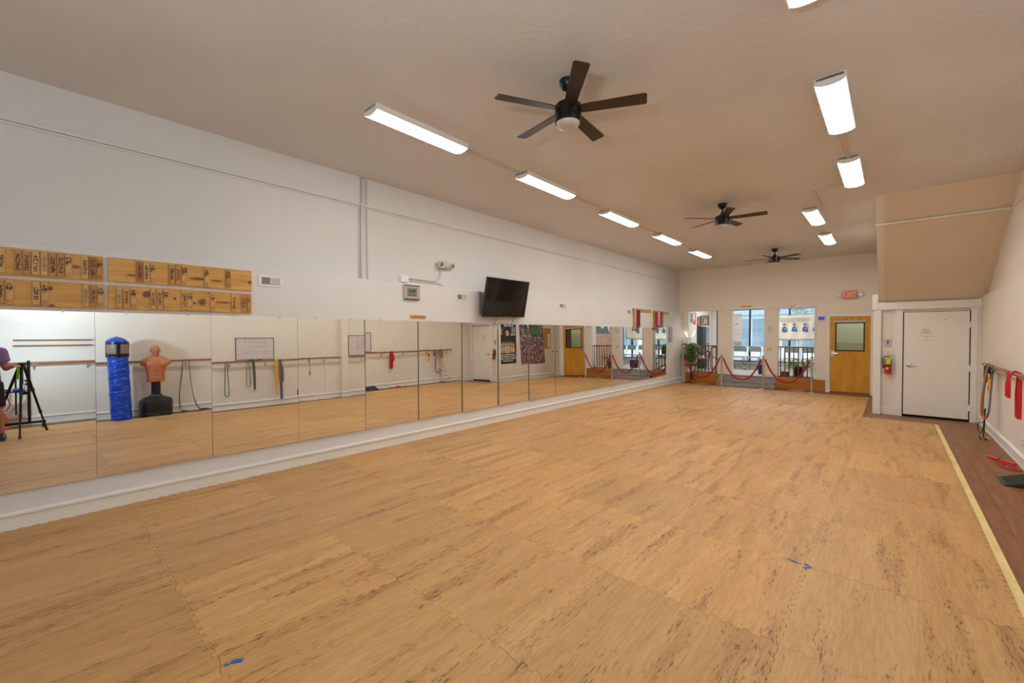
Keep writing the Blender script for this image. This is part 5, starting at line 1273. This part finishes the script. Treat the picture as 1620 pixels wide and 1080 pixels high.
obj('wall_vestibule_back', MB().box(4.05, 5.05, 15.44, 15.54, 0, 3.0), wallpaint('vestibule_grey_green', srgb(196, 198, 180)), kind='structure')
# storefront windows
wy = 18.3; M_alum = plain('dark_aluminium', srgb(58, 62, 78), .4, .4)
win = thing('window_1', None, None, (2, wy, FZ), kind='structure')
obj('bottom_panel', MB().box(0, 4.3, wy-.02, wy+.06, FZ, .50), M_trim, win)
obj('sill', MB().box(0, 4.3, wy-.08, wy+.08, .50, .54), M_trim, win, bev=.005)
obj('head_panel', MB().box(-.1, 5.7, wy-.02, wy+.1, 2.62, 3.0), M_trim, win)
obj('window_frame', MB().box(0, 4.3, wy-.03, wy+.05, 2.54, 2.62).box(0, 4.3, wy-.03, wy+.05, .54, .59), M_alum, win)
for x in (.045, 1.215, 2.51, 3.80, 4.28): obj('mullion', MB().box(x-.028, x+.028, wy-.03, wy+.05, .59, 2.54), M_alum, win)
for a, b in ((.073, 1.187), (1.243, 2.482), (2.538, 3.772), (3.828, 4.25)): obj('pane', MB().box(a, b, wy+.005, wy+.011, .59, 2.54), M_glass, win)
w2 = thing('window_2', None, None, (5, wy, 0), kind='structure')
obj('window_frame', MB().box(4.45, 5.65, wy-.02, wy+.05, 2.2, 2.62).box(4.45, 4.5, wy-.02, wy+.05, 0, 2.2).box(5.6, 5.65, wy-.02, wy+.05, 0, 2.2), M_alum, w2)
obj('pane', MB().box(4.5, 5.6, wy+.005, wy+.011, 0, 2.2), M_glass, w2)

# folding chairs
def chair():
    t = thing('folding_chair', '', 'chair', (0, 0, 0), group='grey folding chairs before the shop window')
    Mg = plain('chair_steel_grey', srgb(150, 156, 156), .4, .3); Mp = plain('chair_panel_grey', srgb(118, 132, 130), .5)
    w = .205
    for s in (-1, 1):
        obj('front_leg_frame', MB().tube([(s*w, -.22, .01), (s*w, .10, .46), (s*w, .19, .70), (s*w*.96, .215, .80), (s*w*.80, .222, .835), (0, .225, .842)], .0115, 8), Mg, t, smooth=True)
        obj('rear_leg', MB().tube([(s*w*.88, .24, .01), (s*w*.88, -.12, .44)], .011, 8), Mg, t, smooth=True)
        obj('foot_cap', MB().cyl((s*w, -.225, .0), (s*w, -.215, .03), .015), M_black, t)
    obj('seat', MB().prism([(-.19, -.20), (.19, -.20), (.20, -.17), (.185, .17), (-.185, .17), (-.20, -.17)], 'z', .435, .455), plain('chair_seat_pale', srgb(126, 132, 136), .45), t, bev=.006)
    mb = MB(); arc = [(-.19, .64), (-.20, .66), (-.195, .78), (-.15, .832), (.15, .832), (.195, .78), (.20, .66), (.19, .64)]
    mb.prism([(a, b) for a, b in arc], 'y', .195, .205); obj('backrest', mb.xf(Matrix.Translation((0, -.005, 0))), Mp, t, bev=.004)
    obj('cross_bar', MB().cyl((-w, -.15, .11), (w, -.15, .11), .008).cyl((-w*.88, .17, .10), (w*.88, .17, .10), .008), Mg, t, smooth=True)
    return t
c0 = chair(); cl = [(0.68, 17.0, 'grey folding chair at the left edge of the middle opening'), (1.165, 17.0, 'grey folding chair, left of the two seen whole in the middle opening'), (1.635, 17.0, 'grey folding chair, right of the two seen whole in the middle opening'),
      (2.105, 17.0, 'grey folding chair mostly hidden by the pier'), (2.75, 17.0, 'grey folding chair at the left behind the right railing'), (3.27, 17.0, 'grey folding chair behind the pothos plant'), (3.76, 17.0, 'grey folding chair at the right end of the row'),
      (1.50, 17.55, 'grey folding chair in the second row, between the two front ones'), (.98, 17.55, 'grey folding chair in the second row at the left')]
for i, (x, y, l) in enumerate(cl):
    o = c0 if i == 0 else dup(c0)
    o.location = (x, y, FZ); o['label'] = l; o.rotation_euler = (0, 0, random.uniform(-.05, .05))

# scroll and banner by the window
sc = thing('hanging_scroll', 'white hanging scroll with wooden rods and small drawings in the shop window', 'scroll', (.77, 18.1, 1.2))
obj('scroll_sheet', MB().box(.565, .975, 18.12, 18.124, 1.17, 2.36), plain('scroll_paper', srgb(216, 208, 204), .7), sc)
obj('lower_band', MB().box(.565, .975, 18.116, 18.12, 1.19, 1.33), plain('scroll_grey_green', srgb(168, 170, 158), .7), sc)
for z in (1.165, 2.365): obj('scroll_rod', MB().cyl((.55, 18.118, z), (.99, 18.118, z), .014), M_hang, sc, smooth=True)
obj('hanging_cord', MB().tube([(.60, 18.118, 2.37), (.77, 18.118, 2.52), (.77, 18.118, 3.0)], .003).tube([(.94, 18.118, 2.37), (.77, 18.118, 2.52)], .003), M_inkpale, sc)
obj('printed_panel', MB().box(.59, .80, 18.117, 18.119, 2.15, 2.16).box(.59, .80, 18.117, 18.119, 2.31, 2.32).box(.59, .60, 18.117, 18.119, 2.15, 2.32).box(.79, .80, 18.117, 18.119, 2.15, 2.32), M_inkpale, sc)
obj('ink_drawing', MB().prism([(.74, 1.97), (.76, 1.95), (.84, 2.05), (.82, 2.07)], 'y', 18.117, 18.119).prism([(.61, 1.95), (.65, 1.96), (.66, 2.0), (.62, 1.98)], 'y', 18.117, 18.119), M_inkgrey, sc)
for i, (z, m_) in enumerate(((1.80, M_pinkmk), (1.76, M_inkpale), (1.66, M_inkgrey), (1.61, M_pinkmk), (1.46, M_pinkmk))):
    text('open hand training form', .032, m_, sc, (.79, 18.1165, z), 'B')
bn = thing('fabric_banner', 'white fabric banner with text and four portraits in blue uniforms', 'banner', (2.7, 17.9, 1.35))
mb = MB(); nx, nz = 36, 10; vs = []; fs = []
def bz(x, z): # cloth ripple
    return 17.95+.018*math.sin(x*7+z*3)+.012*math.sin(x*15-z*6)
BX0, BX1, BZ0, BZ1 = 1.80, 3.95, 1.40, 2.30
def sag(u): return -.035*math.sin(PI*u)+.05*u
for j in range(nz+1):
    for i in range(nx+1):
        u = i/nx; x = BX0+(BX1-BX0)*u; z = BZ0+(BZ1-BZ0)*j/nz+sag(u); vs.append((x, bz(x, z), z))
for j in range(nz):
    for i in range(nx):
        a = j*(nx+1)+i; fs.append((a, a+1, a+nx+2, a+nx+1))
mb.add(vs, fs); o = obj('banner_cloth', mb, plain('banner_white', srgb(222, 220, 208), .75, vary=.02), bn, smooth=True, fix=False)
md = o.modifiers.new('thickness', 'SOLIDIFY'); md.thickness = .003
obj('hanging_cord', MB().cyl((1.85, 17.95, 2.28), (1.85, 17.95, 3.0), .004).cyl((3.90, 17.95, 2.33), (3.90, 17.95, 3.0), .004), M_inkpale, bn)
text('FOX VALLEY KARATE INSTITUTE, INC.', .052, M_ink, bn, (2.73, 17.905, 2.165), 'B', bold=.001)
text('Congratulations to the students who achieved the rank of black belt', .034, M_ink, bn, (2.72, 17.905, 2.105), 'B', bold=.0006)
text('in recognition of their effort, spirit and strong character', .034, M_ink, bn, (2.70, 17.905, 2.065), 'B', bold=.0006)
M_uni = plain('portrait_blue', srgb(38, 96, 158), .6, vary=.15); M_pbg = plain('portrait_back', srgb(196, 198, 192), .6); M_hair = plain('portrait_hair', srgb(56, 44, 40), .6)
for i, x in enumerate((2.12, 2.414, 2.71, 3.027, 3.33)):
    z = 1.84
    pr = obj('portrait', MB().box(x-.07, x+.07, 17.906, 17.909, z-.12, z+.19), M_pbg, bn)
    obj('portrait_uniform', MB().prism([(x-.082, z-.12), (x-.07, z-.02), (x-.026, z+.05), (x+.026, z+.05), (x+.07, z-.02), (x+.082, z-.12)], 'y', 17.902, 17.906), M_uni, pr)
    obj('portrait_face', MB().lathe((x, 17.904, z+.098), [(.002, -.001), (.036, 0), (.002, .001)], 14, 'y'), M_skin, pr)
    obj('portrait_badge', MB().box(x+.014, x+.036, 17.9005, 17.902, z-.06, z-.02), M_paper, pr)
    obj('portrait_hair', MB().prism([(x-.040, z+.09), (x-.038, z+.135), (x, z+.158), (x+.038, z+.135), (x+.040, z+.09), (x, z+.128)], 'y', 17.901, 17.903), M_hair, pr)
    text('black belt\n2nd degree', .026, M_inkpale, bn, (x, 17.906, z-.20), 'B')
# left foyer wall things
frame_pic('wall_print', 'blue seascape print high on the foyer wall', 'L', (-.1, 15.70, 2.20), .30, .36, M_paper, M_psea, [(-.3, .3, -.4, -.1, M_pgreen)], fw_=.008, th=.006)
frame_pic('wall_print', 'coral and pink print next to the seascape on the foyer wall', 'L', (-.1, 16.04, 2.19), .36, .46, M_paper, M_pcoral, [(-.35, .1, -.1, .4, plain('print_pink', srgb(232, 200, 196), .6, vary=.2)), (-.4, .4, -.45, -.3, M_pinkmk)], fw_=.008, th=.006)
cb = thing('tall_cabinet', 'tall black cabinet with open white side shelves against the foyer wall', 'cabinet', (.02, 16.7, FZ))
obj('cabinet_body', MB().box(-.095, .10, 16.32, 16.72, FZ, 1.90), plain('cabinet_slate', srgb(54, 68, 80), .45), cb, bev=.005)
obj('cabinet_doors', MB().box(.10, .112, 16.34, 16.52, FZ+.03, 1.87).box(.10, .112, 16.53, 16.71, FZ+.03, 1.87), M_black, cb, bev=.003)
sf = MB(); sf.box(-.095, .12, 16.74, 16.76, FZ, 1.88).box(-.095, .12, 17.04, 17.06, FZ, 1.88)
for z in (FZ, .85, 1.30, 1.86): sf.box(-.095, .12, 16.76, 17.04, z, z+.02)
obj('shelf_frame', sf, M_grillel, cb); obj('shelf_back', MB().box(-.095, -.085, 16.76, 17.04, FZ, 1.86), M_black, cb)
frame_pic('certificate_frame', 'dark framed certificate with coral seals on top of the cabinet', 'B', (.10, 16.55, 2.12), .30, .36, M_black, M_paper, [(-.3, -.1, -.3, .3, M_pcoral), (-.05, .3, .15, .3, M_pcoral), (-.05, .3, -.3, .1, M_pgreen if False else M_paper)], fw_=.03, th=.02)
frame_pic('certificate_frame', 'narrow dark frame leaning on the cabinet left of the certificate', 'B', (-.03, 16.35, 2.08), .12, .36, M_black, M_paper, [(-.3, .3, -.35, .35, plain('print_pale_blue', srgb(190, 204, 206), .6))], fw_=.02, th=.015)
# print on the brick wall
t = thing('framed_artwork', 'large blue-grey and white abstract print on the brick wall', 'artwork', (4.3, 16.55, 1.7))
T_ = on_wall('R', (4.297, 16.55, 2.16))
obj('art_sheet', MB().box(-.52, .52, -.42, .42, 0, .02).xf(T_), plain('art_blue_grey', srgb(86, 106, 120), .6, vary=.1), t)
mb = MB(); mb.prism([(-.5, .4), (-.3, .4), (-.25, .1), (-.38, -.2), (-.5, -.4)], 'z', .02, .022).prism([(.0, .38), (.25, .36), (.36, .05), (.15, -.22), (-.12, -.1), (-.16, .2)], 'z', .02, .022)
obj('white_shapes', mb.xf(T_), plain('art_white', srgb(222, 222, 214), .6, vary=.08), t)
obj('grey_shapes', MB().prism([(.06, .24), (.2, .2), (.18, -.05), (.04, -.02)], 'z', .0225, .024).xf(T_), plain('art_grey', srgb(140, 150, 152), .6), t)
# seating and odds behind the left railing
def armchair(x, y, rz, label):
    t = thing('wooden_armchair', label, 'chair', (0, 0, 0), group='brown wooden chairs behind the left railing')
    mb = MB()
    for sx in (-1, 1):
        obj('leg', MB().tube([(sx*.22, -.20, 0), (sx*.22, -.19, .42)], [.014, .022], 8), M_chairwood, t, smooth=True)
        obj('leg', MB().tube([(sx*.21, .22, 0), (sx*.21, .20, .42), (sx*.22, .25, .78)], [.014, .022, .018], 8), M_chairwood, t, smooth=True)
        obj('arm_rest', MB().tube([(sx*.22, .23, .64), (sx*.26, .0, .66), (sx*.25, -.20, .62), (sx*.23, -.20, .42)], [.018, .022, .02, .014], 8), M_chairwood, t, smooth=True)
    obj('seat', MB().box(-.24, .24, -.23, .23, .41, .45), plain('seat_cushion_tan', srgb(180, 150, 116), .8), t, bev=.015, seg=2)
    obj('back_rail', MB().tube([(-.23, .25, .78), (-.12, .29, .82), (.12, .29, .82), (.23, .25, .78)], .026, 10), M_chairwood, t, smooth=True)
    for x_ in (-.12, -.04, .04, .12): obj('spindle', MB().cyl((x_, .23, .45), (x_, .285, .80), .009), M_chairwood, t)
    t.location = (x, y, FZ); t.rotation_euler = (0, 0, rz); t['label'] = label
armchair(.28, 15.6, .5, 'brown wooden armchair behind the left railing, nearer the plant'); armchair(.50, 16.42, -2.5, 'brown wooden armchair behind the left railing, turned away')
obj('paper_stack', MB().box(.17, .38, 15.50, 15.72, .792, .83).box(.19, .36, 15.48, 15.7, .83, .85), M_paper, bev=.002, label='stack of white papers lying on the nearer wooden armchair', cat='papers')
sp = thing('spray_bottle', 'white spray bottle with purple trigger on the ledge behind the left railing', 'bottle', (1.055, 14.86, FZ))
obj('bottle_body', MB().lathe((1.055, 14.86, 0), [(.03, FZ+.001), (.034, FZ+.01), (.034, FZ+.14), (.014, FZ+.19), (.012, FZ+.215)], 20), M_white, sp, smooth=True)
obj('trigger_head', MB().box(1.03, 1.085, 14.85, 14.87, FZ+.215, FZ+.245).box(1.03, 1.04, 14.853, 14.867, FZ+.17, FZ+.215), plain('purple_plastic', srgb(70, 60, 130), .4), sp, bev=.003)
# office chair (black) right part of left opening
oc = thing('office_chair', 'black office chair behind the right end of the left railing', 'chair', (1.05, 15.5, FZ))
obj('seat', MB().box(.84, 1.26, 15.28, 15.72, .76, .84), M_black, oc, bev=.03, seg=2); obj('backrest', MB().box(.86, 1.24, 15.70, 15.76, .88, 1.20), M_black, oc, bev=.025, seg=2)
obj('column', MB().cyl((1.05, 15.5, .46), (1.05, 15.5, .76), .025).cyl((1.05, 15.66, .80), (1.05, 15.74, .95), .02), M_black, oc)
for k in range(5):
    a = 2*PI*k/5; d = Vector((math.cos(a), math.sin(a), 0)); c_ = Vector((1.05, 15.5, .46))
    lg = obj('base_leg', MB().tube([c_, c_+d*.26+Vector((0, 0, -.05))], [.022, .014], 8), M_blackm, oc)
    obj('caster_wheel', MB().ell(tuple(c_+d*.26+Vector((0, 0, -.092))), (.026, .026, .026), 12, 8), M_black, lg)
obj('shoulder_bag', MB().box(2.12, 2.42, 15.35, 15.5, FZ, FZ+.30).tube([(2.16, 15.42, FZ+.30), (2.2, 15.42, FZ+.42), (2.34, 15.42, FZ+.42), (2.38, 15.42, FZ+.30)], .01), plain('navy_cloth', srgb(34, 50, 78), .7), bev=.02, seg=2, label='dark blue bag on the foyer floor beside the middle opening', cat='bag')
# pothos
po = thing('potted_plant', 'bright green pothos in a black pot behind the right railing', 'potted plant', (3.25, 15.28, FZ))
obj('pot', MB().lathe((3.22, 15.28, 0), [(.10, FZ), (.115, FZ+.01), (.14, FZ+.25), (.15, FZ+.25), (.15, FZ+.28), (.135, FZ+.28), (.13, FZ+.24)], 28), M_black, po, smooth=True)
M_leaf2 = plain('leaf_bright', srgb(112, 176, 62), .4, vary=.25, scale=10)
R_ = random.Random(9); lf = MB(); stm = MB()
for i in range(90):
    a = R_.uniform(0, 2*PI); r = .12+.20*R_.random(); z = FZ+.30+R_.uniform(-.04, .26)*(1.1-r)
    c_ = Vector((3.24+r*1.2*math.cos(a), 15.26+r*math.sin(a)*.8, z)); d = Vector((math.cos(a), math.sin(a), -.25)).normalized(); s_ = d.cross(Vector((0, 0, 1))).normalized(); L = R_.uniform(.11, .17)
    stm.tube([(3.22, 15.28, FZ+.25), tuple(c_)], .003, 5)
    lf.add([c_, c_+d*L*.3+s_*L*.42, c_+d*L*.75+s_*L*.25, c_+d*L*1.1, c_+d*L*.75-s_*L*.25, c_+d*L*.3-s_*L*.42, c_+d*L*.5+Vector((0, 0, -.01))], [(0, 1, 6), (1, 2, 6), (2, 3, 6), (3, 4, 6), (4, 5, 6), (5, 0, 6)])
obj('foliage', lf, M_leaf2, po, kind='stuff', fix=False); obj('stems', stm, M_stem, po, kind='stuff')
obj('wicker_basket', MB().lathe((2.90, 14.98, 0), [(.10, FZ), (.12, FZ+.06), (.12, FZ+.14), (.105, FZ+.14), (.10, FZ+.05)], 20), plain('brown_wicker', srgb(110, 80, 56), .8, vary=.3, scale=60, bmp=.4), smooth=True, label='small brown wicker basket left of the pothos pot', cat='basket')
# thin floor vents on the planks before the amber panels
obj('floor_vent', MB().box(.52, .86, 14.40, 14.49, 0, .006), M_paper, label='white strip vent on the floor before the left amber panel', cat='floor vent', bev=.001)
obj('floor_vent', MB().box(3.12, 3.44, 14.42, 14.52, 0, .006), M_paper, label='white strip vent on the floor before the right amber panel', cat='floor vent', bev=.001)

# ------------------------------------------------------------------ the street outside
M_asph = plain('asphalt', srgb(150, 152, 156), .8, vary=.08); M_side = plain('sidewalk_concrete', srgb(214, 214, 212), .8, vary=.05)
obj('floor_sidewalk', MB().box(-14, 20, 18.4, 21.5, -.1, .16), M_side, kind='structure')
obj('floor_street', MB().box(-14, 20, 21.5, 30, -.2, .02), M_asph, kind='structure')
obj('floor_far_sidewalk', MB().box(-14, 20, 30, 32, -.1, .16), M_side, kind='structure')
M_pcol = plain('painted_column', srgb(232, 234, 236), .6); M_fascia = plain('blue_grey_fascia', srgb(178, 196, 214), .6); M_shopglass = plain('shop_glass', srgb(132, 152, 164), .15, vary=.2, scale=1.2); M_cream = plain('cream_frame', srgb(236, 226, 190), .6)
def shop(x0, x1, label, wallm, n):
    t = thing('shop_building', label, 'building', ((x0+x1)/2, 32, .16))
    obj('upper_wall', MB().box(x0, x1, 32, 32.4, 3.6, 9.0), wallm, t)
    obj('fascia', MB().box(x0, x1, 31.9, 32.3, 2.9, 3.6), M_fascia, t, bev=.02)
    obj('ground_wall', MB().box(x0, x1, 32.25, 32.4, .16, 2.9), M_pcol, t)
    w = (x1-x0)/n
    for i in range(n):
        a = x0+i*w
        obj('column', MB().box(a, a+.28, 31.95, 32.25, .16, 2.9), M_pcol, t)
        fr = obj('shop_window', MB().box(a+.45, a+w-.2, 32.15, 32.25, .7, 2.75), M_cream if i % 2 else M_pcol, t)
        obj('pane', MB().box(a+.53, a+w*.5, 32.12, 32.15, .78, 2.67).box(a+w*.5+.08, a+w-.28, 32.12, 32.15, .78, 2.67), M_shopglass, fr)
        uf = obj('upper_window', MB().box(a+w*.3, a+w*.75, 31.95, 32.0, 4.6, 6.6), M_pcol, t)
        obj('pane', MB().box(a+w*.34, a+w*.71, 31.92, 31.95, 4.7, 6.5), M_shopglass, uf)
shop(-13, -3.2, 'pale brick shop across the street, at the left', M_brick2, 4)
shop(-3.1, 4.6, 'blue-grey fronted shop across the street, in the middle', plain('stucco_blue_white', srgb(206, 214, 226), .7), 3)
shop(4.7, 15, 'pale brick shop across the street, at the right', M_brick2, 4)
for (x, lb) in ((-5.5, 'slim street tree across the road, at the left'), (1.2, 'slim street tree across the road, at the right')):
    t = thing('street_tree', lb, 'tree', (x, 30.3, .16))
    obj('trunk', MB().tube([(x, 30.3, .16), (x+.05, 30.3, 1.4), (x, 30.3, 2.4), (x+.3, 30.3, 3.4)], [.09, .07, .06, .03], 8).tube([(x, 30.3, 2.2), (x-.4, 30.25, 3.2)], [.05, .02], 8), plain('pale_bark', srgb(190, 184, 176), .8), t, smooth=True)
    R_ = random.Random(int(x*10)); lf = MB()
    for i in range(260):
        c_ = Vector((x+R_.gauss(0, .45), 30.3+R_.uniform(-.7, .7), 3.5+R_.gauss(0, .55))); leaf_ring(lf, c_, 4, .2, .5, R_)
    obj('foliage', lf, plain('street_leaf', srgb(150, 176, 130), .6, vary=.2), t, kind='stuff', fix=False)
flush_texts()
